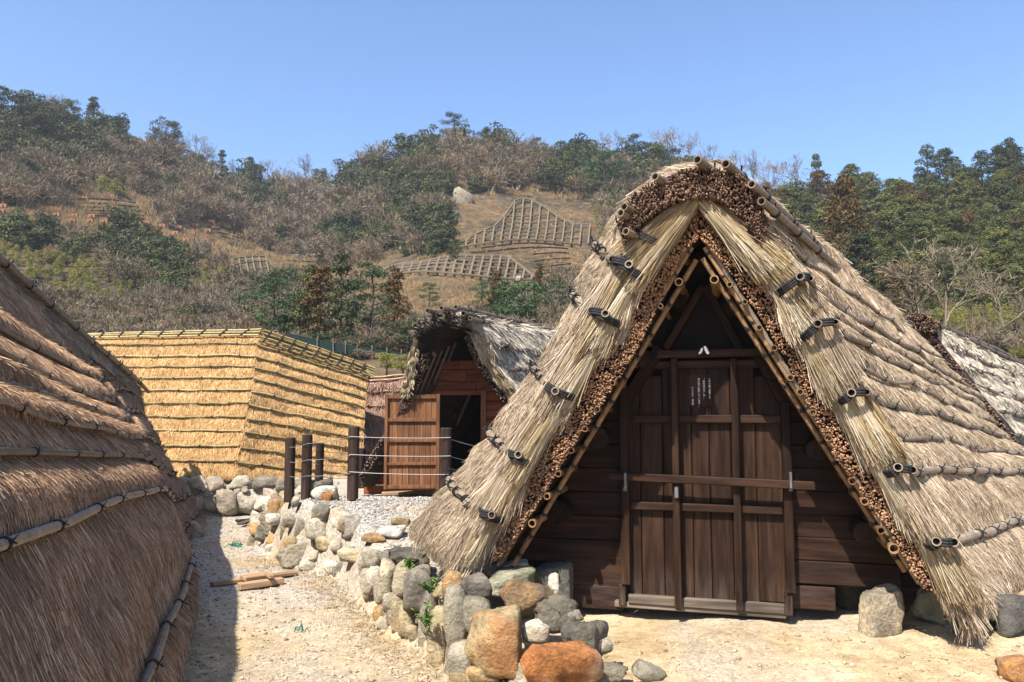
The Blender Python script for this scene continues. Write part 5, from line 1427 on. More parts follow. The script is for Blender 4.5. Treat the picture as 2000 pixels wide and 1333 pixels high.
def lump_leaves(lumps, n_per, L, w, rs, droop=.2):
    P, D, Nn = [], [], []
    for (c, r) in lumps:
        c = np.array(c); r = np.array(r) * np.ones(3)
        d = unit(rs.normal(size=(n_per, 3))); d[:, 2] = np.abs(d[:, 2]) * 1.0 - .35 * (rs.uniform(size=n_per) < .35); d = unit(d)
        rr = rs.uniform(.72, 1.08, (n_per, 1))
        P.append(c + d * r * rr); Nn.append(unit(d + rs.normal(size=(n_per, 3)) * .45))
        t = unit(rs.normal(size=(n_per, 3)) - [0, 0, droop]); D.append(t)
    P, D, Nn = np.vstack(P), np.vstack(D), np.vstack(Nn)
    D = unit(D - Nn * (D * Nn).sum(1, keepdims=True))
    return leaf_quads(P, D, Nn, L, w, rs)
def proto(kind, sd):
    """unit-height tree: returns (trunk V,F), (crown V,F,C)"""
    rs = np.random.default_rng(sd); lumps = []; TV, TF = [], []
    def limb(P, r, rt=None, sides=5):
        v, f = tube(P, r, sides, hollow=False, rtip=rt)
        o = len(TV); TV.extend(list(v)); TF.extend([tuple(i + o for i in ff) for ff in f])
    if kind == 'conifer':
        limb([(0, 0, -.05), (0, 0, .5), (0, 0, .97)], .02, .003)
        for k in range(46):
            t = rs.uniform(.10, 1) ; R = .20 * (1 - t) ** .75 + .015; a = rs.uniform(0, 6.28); q_ = rs.uniform(.35, 1)
            lumps.append(((R * q_ * math.cos(a), R * q_ * math.sin(a), t - .02), (.055 + .03 * (1 - t), .055 + .03 * (1 - t), .04 + .015 * (1 - t))))
        for k in range(10):
            z = .15 + .07 * k; a = k * 2.4; limb([(0, 0, z), (.15 * (1 - z) * math.cos(a), .15 * (1 - z) * math.sin(a), z + .02)], .006, .002, 3)
        cr = lump_leaves(lumps, 70, .038, .016, rs, .6)
    elif kind == 'cedar':
        limb([(0, 0, -.05), (0, 0, .5), (0, 0, .93)], .025, .004)
        for k in range(58):
            t = rs.uniform(.08, 1); R = .30 * max(0, 1 - t) ** .72 + .015; a = rs.uniform(0, 6.28); q_ = rs.uniform(.5, 1) ** .6
            s = rs.uniform(.05, .085)
            lumps.append(((R * q_ * math.cos(a), R * q_ * math.sin(a), t - .03), (s, s, s * .8)))
        for k in range(8):
            z = .2 + .08 * k; a = k * 2.4; limb([(0, 0, z), (.2 * math.cos(a), .2 * math.sin(a), z + .05)], .008, .002, 3)
        cr = lump_leaves(lumps, 80, .030, .017, rs, .3)
    elif kind == 'pine':
        bend = rs.uniform(-.08, .08)
        limb([(0, 0, -.05), (bend * .3, 0, .3), (bend, .01, .6), (bend * .8, 0, .92)], .03, .006)
        for k in range(13):
            t = .32 + .66 * k / 12; R = .34 * (1 - ((t - .5) / .62) ** 2) * rs.uniform(.45, 1); a = k * 2.4 + rs.uniform(-.5, .5)
            c = np.array([bend * t + R * .8 * math.cos(a), R * .8 * math.sin(a), t]); limb([(bend * t, 0, t - .06), tuple(c)], .010, .003, 3)
            for j in range(4):
                lumps.append((c + rs.normal(size=3) * [.07, .07, .015], (.085, .085, .035)))
        cr = lump_leaves(lumps, 60, .045, .012, rs, -.5)
    elif kind == 'broad':
        limb([(0, 0, -.05), (.01, 0, .3), (.0, 0, .6)], .035, .012)
        for k in range(34):
            d = unit(rs.normal(size=3)); q_ = rs.uniform(.3, 1) ** .5
            s = rs.uniform(.08, .14); lumps.append((np.array([.32, .32, .34]) * d * q_ + [0, 0, .58], (s, s, s * .75)))
        for k in range(7):
            a = k * .9; limb([(0, 0, .3), (.2 * math.cos(a), .2 * math.sin(a), .6)], .014, .004, 3)
        cr = lump_leaves(lumps, 100, .042, .02, rs, .1)
    else:   # bare: crown of fine twigs
        tw = []
        def grow(p, d, l, r, dep):
            q_ = p + d * l
            m = (p + q_) / 2 + rs.normal(size=3) * l * .06
            if r > .0028: limb([tuple(p), tuple(m), tuple(q_)], r, r * .68, 4 if dep < 2 else 3)
            else: tw.append((p, q_, r))
            if dep >= 6: return
            for _ in range(3 if dep < 4 else 3):
                nd = unit(d + rs.normal(size=3) * (.48 if dep else .38) + [0, 0, .10])
                grow(p + d * l * rs.uniform(.55, 1), nd, l * rs.uniform(.6, .82), r * .6, dep + 1)
        grow(np.array([0, 0, -.03]), np.array([0, 0, 1.0]), .26, .013, 0)
        A = np.array([t[0] for t in tw]); B = np.array([t[1] for t in tw]); R = np.maximum(np.array([t[2] for t in tw]), .0016)[:, None]
        dd = unit(B - A); S = unit(np.cross(dd, rs.normal(size=dd.shape)))
        V = np.stack([A - S * R, A + S * R, B + S * R * .6, B - S * R * .6], 1).reshape(-1, 3)
        cr = (V, np.arange(len(V)).reshape(-1, 4), np.repeat(rs.beta(2, 2, len(A)), 4)[:, None] * np.ones((1, 3)))
        allv = np.vstack([V, np.array(TV)]); zt = np.percentile(allv[:, 2], 99.7)
        TV = [v_ / zt for v_ in TV]; cr = (cr[0] / zt, cr[1], cr[2])
    return (np.array(TV), TF), cr
PROTO = {}
def get_proto(kind, var, mat):
    key = (kind, var, mat)
    if key not in PROTO:
        if (kind, var) not in PROTO: PROTO[(kind, var)] = proto(kind, hash_seed(kind, var))
        (tv, tf), (cv, cf, cc) = PROTO[(kind, var)]
        tm = mesh_np("trunk", tv, tf, M['bark'] if kind != 'bare' else M['twig_grey'])
        if kind == 'bare':
            tm = mesh_np("trunk", tv, tf, M['twig_grey'], col=np.full((len(tv), 3), .5))
        cm = mesh_np("crown", cv, cf, M[mat], col=cc)
        PROTO[key] = (tm, cm)
    return PROTO[key]
def hash_seed(k, v): return sum(ord(c) * (i + 3) for i, c in enumerate(k)) * 7 + v * 131
def tree(name, lab, cat_, kind, var, mat, base, h, wide=1.0, group=None, rot=None):
    tm, cm = get_proto(kind, var, mat)
    e = bpy.data.objects.new(name, None); COL.objects.link(e); e.empty_display_size = .3
    e.location = [float(c) for c in base]; e.rotation_euler = (0, 0, random.uniform(0, 6.28) if rot is None else rot); e.scale = (h * wide, h * wide, h)
    tag(e, lab, cat_, group)
    for n_, me in (("trunk", tm), ("crown", cm)):
        o = bpy.data.objects.new(n_, me); COL.objects.link(o); o.parent = e
    return e
def htree(name, lab, kind, var, mat, px, base_py, top_py, wide=1.0, group=None, rot=None):
    p = hill(px, base_py); h = (base_py - top_py) * p[1] / FPX
    return tree(name, lab, "tree", kind, var, mat, p, h, wide, group, rot)

# --- row of trees at the foot of the hill, behind the golden hut
row = [("pine_tree", "spreading green pine left of the rust conifers, above the golden roof", 'pine', 0, 'leaf_pine', 535, 690, 548, 1.15),
       ("pine_tree", "lower bushy green pine right beside the spreading pine above the golden roof", 'broad', 1, 'leaf_pine', 580, 690, 575, 1.0),
       ("cedar_tree", "rust-brown conifer with a broad base above the peak of the golden roof", 'conifer', 0, 'leaf_rust', 622, 695, 515, 1.25),
       ("cedar_tree", "olive conifer leaning on the left of the rust-brown conifer", 'conifer', 1, 'leaf_olive', 600, 695, 530, 1.1),
       ("cedar_tree", "tallest slim dark conifer of the row behind the golden hut", 'conifer', 1, 'leaf_dark', 664, 695, 504, 1.0),
       ("pine_tree", "bright green pine with a bare lower trunk in the row behind the golden hut", 'pine', 1, 'leaf_pine', 716, 690, 522, .95),
       ("cedar_tree", "brownish rounded conifer, rightmost of the row behind the golden hut", 'conifer', 2, 'leaf_rust', 769, 690, 535, 1.15),
       ("bush", "dark leafy shrub under the rightmost conifer of the row", 'broad', 0, 'leaf_dark', 775, 697, 625, 1.0),
       ("bush", "dark undergrowth bush below the slim dark conifer", 'broad', 2, 'leaf_dark', 690, 703, 652, 1.5),
       ("bush", "dark undergrowth bush at the foot of the rust-brown conifer", 'broad', 0, 'leaf_dark', 630, 707, 655, 1.5),
       ("bush", "dark thicket behind the green net fence", 'broad', 1, 'leaf_dark', 740, 707, 658, 1.6),
       ("bush", "dark shrub behind the red-boarded hut's gable", 'broad', 1, 'leaf_dark', 805, 705, 630, 1.5),
       ("pine_tree", "small lone green pine on the dry grass slope", 'pine', 2, 'leaf_pine', 838, 600, 552, 1.1),
       ("pine_tree", "slim green pine at the left of the clump behind the red-boarded hut", 'pine', 0, 'leaf_pine', 943, 640, 552, .8),
       ("cedar_tree", "dark rust conifer in the pine clump behind the red-boarded hut", 'conifer', 0, 'leaf_rust', 970, 640, 530, .95),
       ("pine_tree", "large round green pine in the clump behind the red-boarded hut", 'broad', 2, 'leaf_pine', 1012, 660, 535, 1.05),
       ("pine_tree", "dark green pine at the back of the clump behind the red-boarded hut", 'broad', 0, 'leaf_dark', 985, 640, 545, 1.0),
       ("cedar_tree", "narrow rust conifer at the right of the pine clump", 'conifer', 2, 'leaf_rust', 1053, 620, 532, .9),
       ("pine_tree", "small green pine right of the narrow rust conifer", 'pine', 1, 'leaf_pine', 1088, 630, 560, 1.0),
       ("bush", "lone green shrub in front of the lower slope grid", 'broad', 1, 'leaf_olive', 888, 520, 478, 1.0),
       ("pine_tree", "big layered pine on the hill left of the big gable top", 'pine', 1, 'leaf_pine', 1187, 395, 295, 1.25),
       ("bush", "round evergreen right of the layered pine near the big gable top", 'broad', 0, 'leaf_mid', 1238, 380, 330, 1.3)]
for n_, lab, kind, var, mat, px, by, ty, wd in row: htree(n_, lab, kind, var, mat, px, by, ty - (14 if kind == 'conifer' else 4), wd * (.92 if kind == 'conifer' else 1.1))
# --- trees on the skyline
sky_t = [("pine_tree", "umbrella pine standing alone on top of the middle hill", 'pine', 2, 'leaf_dark', 885, 296, 224, 1.15),
         ("pine_tree", "low dark pine right of the umbrella pine on the middle hill", 'pine', 0, 'leaf_dark', 950, 300, 250, 1.3),
         ("pine_tree", "dark pine on the skyline right of the middle hilltop", 'pine', 1, 'leaf_dark', 1050, 320, 264, 1.2),
         ("cedar_tree", "dark conical conifer on the left skyline", 'conifer', 2, 'leaf_dark', 180, 262, 184, 1.3),
         ("evergreen_tree", "round dark evergreen left of the skyline conifer", 'broad', 1, 'leaf_dark', 130, 262, 190, 1.0),
         ("evergreen_tree", "dark evergreen clump where the left skyline drops", 'broad', 2, 'leaf_dark', 322, 300, 222, 1.1),
         ("cedar_tree", "tiny dark conifer on the falling left skyline", 'conifer', 1, 'leaf_dark', 433, 352, 288, 1.2),
         ("cedar_tree", "small dark pine at the skyline saddle", 'conifer', 0, 'leaf_dark', 487, 366, 302, 1.2),
         ("evergreen_tree", "small round evergreen at the right of the saddle", 'broad', 0, 'leaf_dark', 625, 378, 322, 1.0),
         ("cedar_tree", "lone dark conifer on the skyline above the cedar wood", 'conifer', 1, 'leaf_dark', 1597, 430, 300, .8),
         ("pine_tree", "windswept pine on the skyline left of the big gable top", 'pine', 1, 'leaf_dark', 1240, 335, 262, 1.2),
         ("evergreen_tree", "dense dark evergreen crown at the top left corner of the hill", 'broad', 0, 'leaf_dark', 20, 262, 158, 1.4),
         ("evergreen_tree", "second dark evergreen crown below the top left corner", 'broad', 2, 'leaf_dark', 70, 285, 190, 1.3)]
for n_, lab, kind, var, mat, px, by, ty, wd in sky_t: htree(n_, lab, kind, var, mat, px, by, ty, wd)
bare = [(35, 250, 190, 1), (95, 258, 200, 1), (210, 262, 208, 1), (385, 335, 252, 1.1), (405, 345, 268, 1.1), (455, 365, 310, 1), (520, 378, 306, 1.15), (598, 382, 302, 1.25), (560, 380, 318, 1.1), (660, 372, 318, 1.1), (745, 325, 268, 1.1), (785, 312, 262, 1.1), (825, 300, 252, .9), (715, 345, 296, 1),
        (1000, 304, 272, 1), (1100, 318, 282, 1), (1150, 326, 268, 1), (1192, 328, 248, 1.1), (1285, 335, 252, 1.0), (1318, 338, 242, 1.15), (1345, 345, 258, 1), (1390, 352, 280, 1), (1440, 372, 292, 1.1), (1510, 410, 300, 1), (1560, 425, 298, 1.1), (1475, 395, 290, 1)]
ORD = "first second third fourth fifth sixth seventh eighth ninth tenth eleventh twelfth thirteenth fourteenth fifteenth sixteenth seventeenth eighteenth nineteenth twentieth twenty-first twenty-second twenty-third twenty-fourth twenty-fifth twenty-sixth twenty-seventh twenty-eighth twenty-ninth thirtieth".split()
bare.sort()
for i, (px, by, ty, wd) in enumerate(bare):
    htree("bare_tree", f"leafless grey tree on the hill skyline, {ORD[i]} counting from the left", 'bare', i % 3, 'twig_grey', px, by, ty, wd * .85, "leafless trees along the skyline")
# --- cedar wood on the right-hand slope
rs = np.random.default_rng(77)
wood = []
for i in range(270):
    px = rs.uniform(1440, 2120); top = interp(px, [(1440, 340), (1500, 350), (1560, 345), (1640, 318), (1720, 312), (1790, 300), (1830, 275), (1900, 270), (2000, 272), (2120, 270)])
    lo = interp(px, [(1440, 470), (1700, 560), (1760, 520), (2120, 500)])
    wood.append((top + (lo - top) * (i / 270) ** .85, px))
wood.sort()
for i, (ty, px) in enumerate(wood):
    r = interp(px, RIDGE); by = min(max(ty + 112, r + 1), 690)
    darkc = ty < 318 and px > 1770
    mat = 'leaf_dark' if darkc else ('leaf_rust' if rs.uniform() < .13 else ('leaf_mid' if rs.uniform() < .3 else 'leaf_olive'))
    lab = {"leaf_dark": "dark cedar on the far right crest above the wood", "leaf_rust": "rust-tinged cedar in the wood on the right slope", "leaf_mid": "deep green cedar in the wood on the right slope", "leaf_olive": "olive green cedar in the wood on the right slope"}[mat]
    htree("cedar_tree", lab, 'cedar', i % 4, mat, px, by, ty + rs.uniform(-6, 6), rs.uniform(1.0, 1.5), {"leaf_dark": "dark cedars on the right crest", "leaf_rust": "rust cedars of the right wood", "leaf_mid": "deep green cedars of the right wood", "leaf_olive": "olive cedars of the right wood"}[mat])
htree("cedar_tree", "big rust-brown cedar standing out in front of the right wood", 'cedar', 1, 'leaf_rust', 1655, 640, 338, .78)
htree("cedar_tree", "dark cedar just behind the ridge of the big hut", 'cedar', 2, 'leaf_dark', 1690, 640, 440, .9)
# --- bare trees and bushes lower right, behind the big hut
htree("bare_tree", "large spreading leafless tree behind the right roof slope", 'bare', 0, 'twig_grey', 1850, 668, 455, 1.25)
htree("bare_tree", "leafless tree left of the large spreading one on the right", 'bare', 1, 'twig', 1790, 665, 500, 1.2)
htree("bare_tree", "leafless tree at the right edge among yellow-green bushes", 'bare', 2, 'twig_grey', 1960, 680, 500, 1.2)
htree("bare_tree", "slim leafless sapling in front of the yellow-green bushes", 'bare', 1, 'twig', 1905, 695, 590, .8)
# bushes in front of the net fence
tree("bush", "yellow-green shrub by the net fence, left one", "bush", 'broad', 0, 'leaf_yellow', W(755, 735, 22), .75, 1.4)
tree("bush", "yellow-green shrub by the net fence, right beside the red-boarded hut", "bush", 'broad', 2, 'leaf_yellow', W(787, 738, 21), .72, 1.5)
for i, (px, py) in enumerate([(700, 698), (722, 702), (737, 705), (750, 707), (765, 708), (712, 701), (780, 710)]):
    tree("clipped_bush", "small brown clipped bush along the net fence", "bush", 'broad', i % 3, 'twig', W(px, py, 26), .32, 1.7, "clipped bushes along the net fence")
nf = thing("net_fence", "green net fence on thin pale posts at the foot of the hill", "fence", W(740, 700, 28))
M['net'] = plain_mat("green_net", (.006, .018, .015), .9)
pts = [(560, 650), (620, 664), (660, 671), (700, 677), (740, 683), (770, 687), (810, 692), (840, 696)]
V = []; F = []
for i, (x, y) in enumerate(pts):
    V += [W(x, y, 28), W(x, y + 17, 28), W(x, y, 28.03), W(x, y + 17, 28.03)]
    if i: F += [(4 * i - 4, 4 * i - 3, 4 * i + 1, 4 * i), (4 * i - 2, 4 * i + 2, 4 * i + 3, 4 * i - 1)]
mk("net", np.array(V), F, M['net'], nf)
for x, y in [(620, 660), (651, 664), (675, 668), (698, 672), (727, 677), (756, 681), (784, 685), (812, 689)]:
    v, f = tube([W(x, y + 24, 27.95), W(x, y - 2, 27.95)], .025, 6, hollow=False); mk("post", v, f, M['wood_grey_x'], nf)

# --- masses nobody could count: scrub, evergreen undergrowth, bamboo grass, dry grass
def inpoly(px, py, poly):
    c = False; n = len(poly)
    for i in range(n):
        (x0, y0), (x1, y1) = poly[i], poly[i - 1]
        if (y0 > py) != (y1 > py) and px < (x1 - x0) * (py - y0) / (y1 - y0) + x0: c = not c
    return c
DRY = [[(-200, 420), (60, 405), (120, 385), (230, 372), (290, 385), (310, 430), (430, 450), (520, 490), (640, 520), (760, 508), (860, 515), (840, 470), (980, 395), (1060, 405), (1160, 460), (1150, 490), (1110, 560), (1060, 600), (930, 640), (820, 660), (700, 610), (560, 545), (450, 522), (330, 480), (180, 470), (100, 500), (-200, 490)]]
BAMBOO = [(40, 540, 90, 55), (140, 555, 110, 55), (210, 590, 70, 30), (215, 370, 34, 26), (1165, 470, 36, 60), (1140, 520, 40, 40), (1930, 620, 90, 60), (1860, 650, 80, 40), (1990, 560, 60, 60), (400, 560, 60, 30)]
EVER = [(250, 500, 60, 45), (310, 530, 60, 40), (20, 250, 110, 75), (120, 300, 90, 50), (230, 265, 70, 45), (760, 340, 90, 55), (810, 300, 60, 40), (700, 380, 60, 40), (840, 380, 60, 35), (440, 350, 60, 40), (500, 400, 40, 40), (960, 300, 80, 25), (1110, 350, 80, 50), (1200, 370, 90, 45), (1250, 320, 80, 40), (700, 480, 80, 25), (860, 470, 60, 30), (60, 470, 60, 25), (480, 560, 40, 30), (550, 590, 60, 30), (780, 430, 30, 40), (1330, 330, 80, 40), (330, 580, 60, 30), (20, 610, 60, 30)]
def bare_shrub(sd):
    rs = np.random.default_rng(sd); tw = []
    def grow(p, d, l, r, dep):
        q_ = p + d * l; tw.append((p, q_, r))
        if dep >= 4: return
        for _ in range(4 if dep < 2 else 3):
            grow(p + d * l * rs.uniform(.4, 1), unit(d + rs.normal(size=3) * .46 + [0, 0, .06]), l * rs.uniform(.55, .85), r * .62, dep + 1)
    for _ in range(5):
        a = rs.uniform(0, 6.28); t_ = rs.uniform(.1, .75)
        grow(np.array([rs.normal() * .06, rs.normal() * .06, -.04]), unit(np.array([math.cos(a) * t_, math.sin(a) * t_, 1.0])), .30, .020, 0)
    A = np.array([t[0] for t in tw]); B = np.array([t[1] for t in tw]); R = np.maximum(np.array([t[2] for t in tw]), .0045)[:, None]
    dd = unit(B - A); S = unit(np.cross(dd, rs.normal(size=dd.shape)))
    V = np.stack([A - S * R, A + S * R, B + S * R * .5, B - S * R * .5], 1).reshape(-1, 3); V /= np.percentile(V[:, 2], 99.5)
    return V, np.arange(len(V)).reshape(-1, 4), np.repeat(rs.beta(2, 2, len(A)), 4)[:, None] * np.ones((1, 3))
def leafy_shrub(sd, L=.085, w=.045, k=16, n=60, sp=.16):
    rs = np.random.default_rng(sd)
    lumps = [((rs.normal() * sp, rs.normal() * sp, rs.uniform(.15, .8)), (.17, .17, .13)) for _ in range(k)]
    return lump_leaves(lumps, n, L, w, rs, .1)
def grass_tuft(sd, n=90):
    rs = np.random.default_rng(sd)
    st = np.stack([rs.normal(size=n) * .35, rs.normal(size=n) * .35, np.zeros(n)], 1)
    d = unit(np.stack([rs.normal(size=n) * .35, rs.normal(size=n) * .35, np.ones(n)], 1)); l = rs.uniform(.5, 1, (n, 1)); w = .04
    e = st + d * l; S = unit(np.cross(d, rs.normal(size=d.shape)))
    V = np.stack([st - S * w * .5, st + S * w * .5, e], 1).reshape(-1, 3)
    return V, np.arange(3 * n).reshape(-1, 3), np.repeat(rs.beta(2, 2, n), 3)[:, None] * np.ones((1, 3))
rs = np.random.default_rng(5)
acc = {k: [] for k in ('twig', 'twig2', 'ever', 'ever2', 'bamboo', 'dry')}
for i in range(9000):
    px = rs.uniform(-350, 2350); r = interp(px, RIDGE); py = r + (705 - r) * rs.uniform(0, 1) ** .9
    if px > 1460 and py < interp(px, [(1460, 480), (1700, 560), (2350, 520)]):
        if rs.uniform() < .4: continue
        k = 'ever2'
    else:
        k = None
        for (cx, cy, rx, ry) in BAMBOO:
            if ((px - cx) / rx) ** 2 + ((py - cy) / ry) ** 2 < rs.uniform(.6, 1.1): k = 'bamboo'
        if k is None:
            for (cx, cy, rx, ry) in EVER:
                if ((px - cx) / rx) ** 2 + ((py - cy) / ry) ** 2 < rs.uniform(.3, 1.2) and rs.uniform() < .85: k = 'ever' if rs.uniform() < .5 else 'ever2'
        if k is None and any(inpoly(px, py, q_) for q_ in DRY): k = 'dry' if rs.uniform() < .95 else 'twig'
        if k is None: k = 'ever2' if rs.uniform() < .10 else ('twig' if rs.uniform() < .55 else 'twig2')
        if k in ('twig', 'twig2') and any(inpoly(px, py - 34, q_) or inpoly(px, py - 16, q_) for q_ in DRY) and py < 560 and rs.uniform() < .8: k = 'dry'
        if px > 1700 and k in ('twig', 'twig2') and rs.uniform() < .35: k = 'bamboo'
    if k != 'dry' and (880 < px < 1165 and 385 < py < 560 or 735 < px < 1060 and 500 < py < 580 or 450 < px < 545 and 510 < py < 575): k = 'dry'
    p = hill(px, py); u = p[1] / FPX
    if k == 'dry':
        for _ in range(3):
            qx, qy = px + rs.normal() * 14, py + rs.normal() * 7; q_ = hill(qx, qy); ing = 880 < qx < 1160 and 390 < qy < 500 or 740 < qx < 1050 and 500 < qy < 562 or 455 < qx < 540 and 508 < qy < 560; s = (rs.uniform(4, 8) if ing else rs.uniform(7, 16)) * u; acc[k].append((q_, s * 1.2, s))
    else:
        if k in ('twig', 'twig2') and rs.uniform() < .25: continue
        s = {'twig': rs.uniform(26, 56), 'twig2': rs.uniform(26, 60), 'ever': rs.uniform(30, 66), 'ever2': rs.uniform(26, 58), 'bamboo': rs.uniform(16, 34)}[k] * u
        acc[k].append((p, s * rs.uniform(.85, 1.3), s))
SPEC = {'twig': ('bare_scrub', 'twig', "brown leafless scrub covering the hillside", "scrub", lambda j: bare_shrub(10 + j), "brown leafless shrub"),
        'twig2': ('bare_scrub', 'twig_grey', "greyish leafless thicket covering the hillside", "scrub", lambda j: bare_shrub(20 + j), "grey leafless shrub"),
        'ever': ('evergreen_scrub', 'leaf_dark', "dark evergreen undergrowth in patches on the hillside", "scrub", lambda j: leafy_shrub(30 + j), "dark evergreen shrub"),
        'ever2': ('evergreen_scrub', 'leaf_mid', "mid-green evergreen undergrowth in patches on the hillside", "scrub", lambda j: leafy_shrub(40 + j), "mid-green evergreen shrub"),
        'bamboo': ('bamboo_thicket', 'leaf_yellow', "yellow-green bamboo thicket on the lower slopes", "bamboo", lambda j: leafy_shrub(50 + j, .10, .026, 16, 50, .07), "yellow-green bamboo clump"),
        'dry': ('dry_grass', 'dry', "tan dry grass on the cleared slope", "grass", lambda j: grass_tuft(60 + j), "tuft of tan dry grass")}
SEEN = {'twig': [(300, 345), (470, 420), (620, 440)], 'twig2': [(240, 330), (560, 455), (930, 340)], 'ever': [(265, 490), (330, 530), (770, 345)], 'ever2': [(215, 275), (735, 385), (1130, 350)], 'bamboo': [(60, 545), (170, 560), (235, 590)], 'dry': [(60, 430), (600, 535), (820, 590)]}
WHERE = ["left", "middle", "right"]
for k, (name, mat, lab, cat_, fn, one) in SPEC.items():
    protos = []
    for j in range(3):
        v, f, c = fn(j); me = mesh_np(one.split()[-1], v, f, M[mat], col=c)
        o = bpy.data.objects.new({'dry': 'grass_tuft', 'bamboo': 'bamboo_clump'}.get(k, 'shrub'), me); COL.objects.link(o)
        p = hill(*SEEN[k][j]); u = p[1] / FPX; s = (38 if k != 'dry' else 13) * u
        o.location = [float(q_) for q_ in p]; o.scale = (s, s, s)
        tag(o, f"single {one} on the hillside, {WHERE[j]} one of three", "shrub" if k not in ('dry', 'bamboo') else cat_, None)
        protos.append(o)
    P = np.array([q_[0] for q_ in acc[k]]); n = len(P)
    me = bpy.data.meshes.new(name); me.vertices.add(n); me.vertices.foreach_set("co", P.astype(np.float32).ravel())
    at = me.attributes.new("scl", 'FLOAT_VECTOR', 'POINT'); at.data.foreach_set("vector", np.array([(q_[1], q_[1], q_[2]) for q_ in acc[k]], np.float32).ravel())
    at = me.attributes.new("rot", 'FLOAT_VECTOR', 'POINT'); at.data.foreach_set("vector", np.stack([rs.normal(size=n) * .06, rs.normal(size=n) * .06, rs.uniform(0, 6.28, n)], 1).astype(np.float32).ravel())
    at = me.attributes.new("pick", 'INT', 'POINT'); at.data.foreach_set("value", rs.integers(0, 3, n).astype(np.int32))
    o = bpy.data.objects.new(name, me); COL.objects.link(o); tag(o, lab, cat_, kind="stuff")
    ng = bpy.data.node_groups.new("scatter_" + k, 'GeometryNodeTree')
    ng.interface.new_socket("Geometry", in_out='INPUT', socket_type='NodeSocketGeometry'); ng.interface.new_socket("Geometry", in_out='OUTPUT', socket_type='NodeSocketGeometry')
    gi = ng.nodes.new("NodeGroupInput"); go_ = ng.nodes.new("NodeGroupOutput"); jn = ng.nodes.new("GeometryNodeJoinGeometry"); ip = ng.nodes.new("GeometryNodeInstanceOnPoints")
    for po_ in reversed(protos):
        oi = ng.nodes.new("GeometryNodeObjectInfo"); oi.transform_space = 'ORIGINAL'; oi.inputs["Object"].default_value = po_; oi.inputs["As Instance"].default_value = True
        ng.links.new(oi.outputs["Geometry"], jn.inputs[0])
    ng.links.new(gi.outputs[0], ip.inputs["Points"]); ng.links.new(jn.outputs[0], ip.inputs["Instance"]); ip.inputs["Pick Instance"].default_value = True
    for nm, ty, sk in (("scl", 'FLOAT_VECTOR', "Scale"), ("rot", 'FLOAT_VECTOR', "Rotation"), ("pick", 'INT', "Instance Index")):
        na = ng.nodes.new("GeometryNodeInputNamedAttribute"); na.data_type = ty; na.inputs["Name"].default_value = nm
        ng.links.new(na.outputs["Attribute"], ip.inputs[sk])
    ng.links.new(ip.outputs[0], go_.inputs[0])
    md = o.modifiers.new("scatter", 'NODES'); md.node_group = ng

# --- slope protection: concrete grids, pale outcrops, orange anchor plates
def hill_off(px, py, off=.35):
    p = hill(px, py); return p + unit(np.array([0, -.75, .65])) * off
def grid(lab, outline, base_y, xs, ys, lean=0.0, th=.17, off=.42):
    c = hill_off(np.mean(xs), np.mean(ys), 0)
    t = thing("slope_grid", lab, "retaining grid", c)
    def top(x): return interp(x, outline)
    for x in xs:
        y0 = top(x)
        yy = np.arange(y0, base_y, 16.0); yy = np.r_[yy, base_y]
        for a, b in zip(yy[:-1], yy[1:]):
            if b - a < 3: continue
            beam_between("grid_beam", hill_off(x + lean * (base_y - a), a, off), hill_off(x + lean * (base_y - b), b, off), th, th, M['cribwood'], t, bevel=.02)
    for xa, xb in zip(xs[:-1], xs[1:]):
        ta, tb = top(xa), top(xb)
        beam_between("grid_beam", hill_off(xa + lean * (base_y - ta), ta, off + .03), hill_off(xb + lean * (base_y - tb), tb, off + .03), th, th, M['cribwood'], t, bevel=.02)
    for y in ys:
        run = [x for x in np.arange(min(xs), max(xs) + .1, 8.0) if top(x) <= y + 1]
        for a, b in zip(run[::2], run[2::2]):
            if b - a > 20: continue
            beam_between("grid_beam", hill_off(a + lean * (base_y - y), y, off + .02), hill_off(b + lean * (base_y - y), y, off + .02), th, th, M['cribwood'], t, bevel=.02)
grid("upper concrete grid on the cut slope left of the big gable", [(893, 480), (925, 465), (970, 446), (985, 402), (1015, 395), (1050, 408), (1100, 436), (1118, 446), (1150, 450)], 484, np.arange(893, 1152, 17.0), [398, 410, 422, 434, 446, 459, 472, 484], .12)
grid("lower concrete grid across the dry grass slope", [(740, 540), (770, 516), (800, 513), (900, 506), (980, 508), (1020, 528), (1040, 540)], 546, np.arange(748, 1040, 17.0), [508, 518, 527, 537, 546], .25)
grid("small concrete grid patch above the golden hut's pines", [(462, 516), (535, 516)], 546, np.arange(464, 534, 13.0), [516, 524, 533, 541], -.3, .16)
def steps(lab, x0, y0, x1, y1, rows, dxr, dyr):
    t = thing("slat_fence", lab, "slope fence", hill_off((x0 + x1) / 2, (y0 + y1) / 2, 0))
    for k in range(rows):
        n = 5
        for j in range(n):
            xa = x0 + (x1 - x0) * j / n + dxr * k; xb = x0 + (x1 - x0) * (j + .9) / n + dxr * k
            ya = y0 + (y1 - y0) * j / n + dyr * k; yb = y0 + (y1 - y0) * (j + .9) / n + dyr * k
            beam_between("slat", hill_off(xa, ya, .4), hill_off(xb, yb, .4), .12, .14, M['wood_post'], t, bevel=.01)
steps("rows of dark timber slats on the upper left cleared slope", 150, 395, 270, 402, 6, 5, 7)
steps("rows of dark timber slats above the small concrete grid", 415, 450, 485, 468, 6, 6, 6)
steps("rows of dark timber slats low on the far left cleared slope", 20, 440, 130, 470, 3, 8, 9)
steps("rows of dark timber slats right of the small concrete grid", 560, 520, 690, 512, 3, 10, 8)
steps("rows of dark timber slats below the upper grid, right end", 1040, 500, 1110, 496, 5, 2, 9)
steps("rows of dark timber slats between the two concrete grids", 940, 492, 1100, 490, 2, -20, 8)
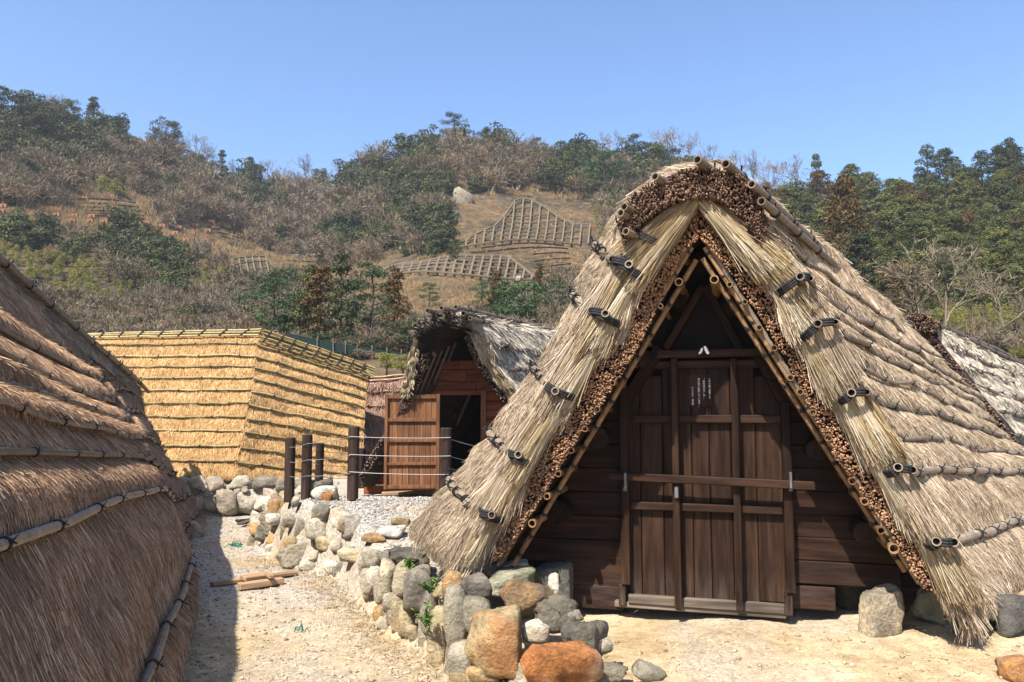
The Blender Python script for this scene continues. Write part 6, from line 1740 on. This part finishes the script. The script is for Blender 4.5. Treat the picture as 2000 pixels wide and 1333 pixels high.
M['plate'] = plain_mat("anchor_plate", (.26, .11, .065), .8, .2)
plates = [(12, 410), (8, 425), (48, 429), (115, 426), (150, 431), (183, 434), (218, 438), (110, 439), (145, 443), (180, 447), (208, 450), (290, 442), (320, 442), (352, 444), (384, 446), (415, 446), (287, 455), (310, 454), (345, 456), (378, 457), (408, 458), (96, 452), (92, 478), (300, 468), (366, 472), (404, 472), (414, 482), (407, 497), (172, 470)]
plates.sort()
for i, (x, y) in enumerate(plates):
    c = hill_off(x, y, .5); s = c[1] / FPX
    V, F = [], []
    for w_, h_, d_, zc in ((13, 7, .12, 0), (3, 3, .3, 0)):
        v = np.array(box8((-w_ / 2 * s, -d_, -h_ / 2 * s), (w_ / 2 * s, d_, h_ / 2 * s))) + c
        o = len(V); V += list(v); F += [tuple(i + o for i in ff) for ff in BF]
    tag(mk("anchor_plate", np.array(V), F, M['plate']), f"small terracotta anchor plate on the cleared left slope, {ORD[i]} from the left", "plate", "anchor plates on the left slope")
M['outcrop'] = rock_mat("outcrop", [(0, (.24, .20, .145)), (.5, (.28, .235, .175))], (.15, .115, .075))
for i, (px, py, w_, h_, lab) in enumerate([(905, 395, 50, 55, "pale rock outcrop with bare face above the upper concrete grid"), (880, 430, 60, 40, "lower pale outcrop left of the upper concrete grid"), (1055, 338, 36, 44, "pale cliff patch below the skyline right of the middle hilltop"), (1010, 360, 22, 22, "small pale rock face left of the cliff patch"), (795, 385, 50, 30, "pale rock band among evergreens on the middle hill"), (725, 385, 26, 24, "small pale rock face at the left of the middle hill"), (118, 608, 30, 16, "white boulder among bushes above the brown hut ridge"), (1012, 545, 16, 16, "small orange-pale rock below the upper concrete grid")]):
    p = hill(px, py)
    o = rock("outcrop", px, py, w_, h_, p[1] - .6, M['outcrop'] if i != 6 else M['rock_pale'], None, 1200 + i, .7, 3, 0, boxy=.3, rough=.14, cuts=12); tag(o, lab, "rock")

# ================================================================== the air between here and the hill
hz = bpy.data.materials.new("haze"); hz.use_nodes = True
hn = hz.node_tree
for n_ in list(hn.nodes):
    if n_.type == 'BSDF_PRINCIPLED': hn.nodes.remove(n_)
pv = hn.nodes.new("ShaderNodeVolumePrincipled"); pv.inputs["Color"].default_value = (.88, .92, 1.0, 1); pv.inputs["Density"].default_value = .0005; pv.inputs["Anisotropy"].default_value = .2
hn.links.new(pv.outputs[0], [n_ for n_ in hn.nodes if n_.type == 'OUTPUT_MATERIAL'][0].inputs["Volume"])
tag(mk("haze", np.array(box8((-3400, -3400, -16), (3400, 3400, 62))), BF, hz), "thin daylight haze in front of the hill", "haze", kind="stuff")
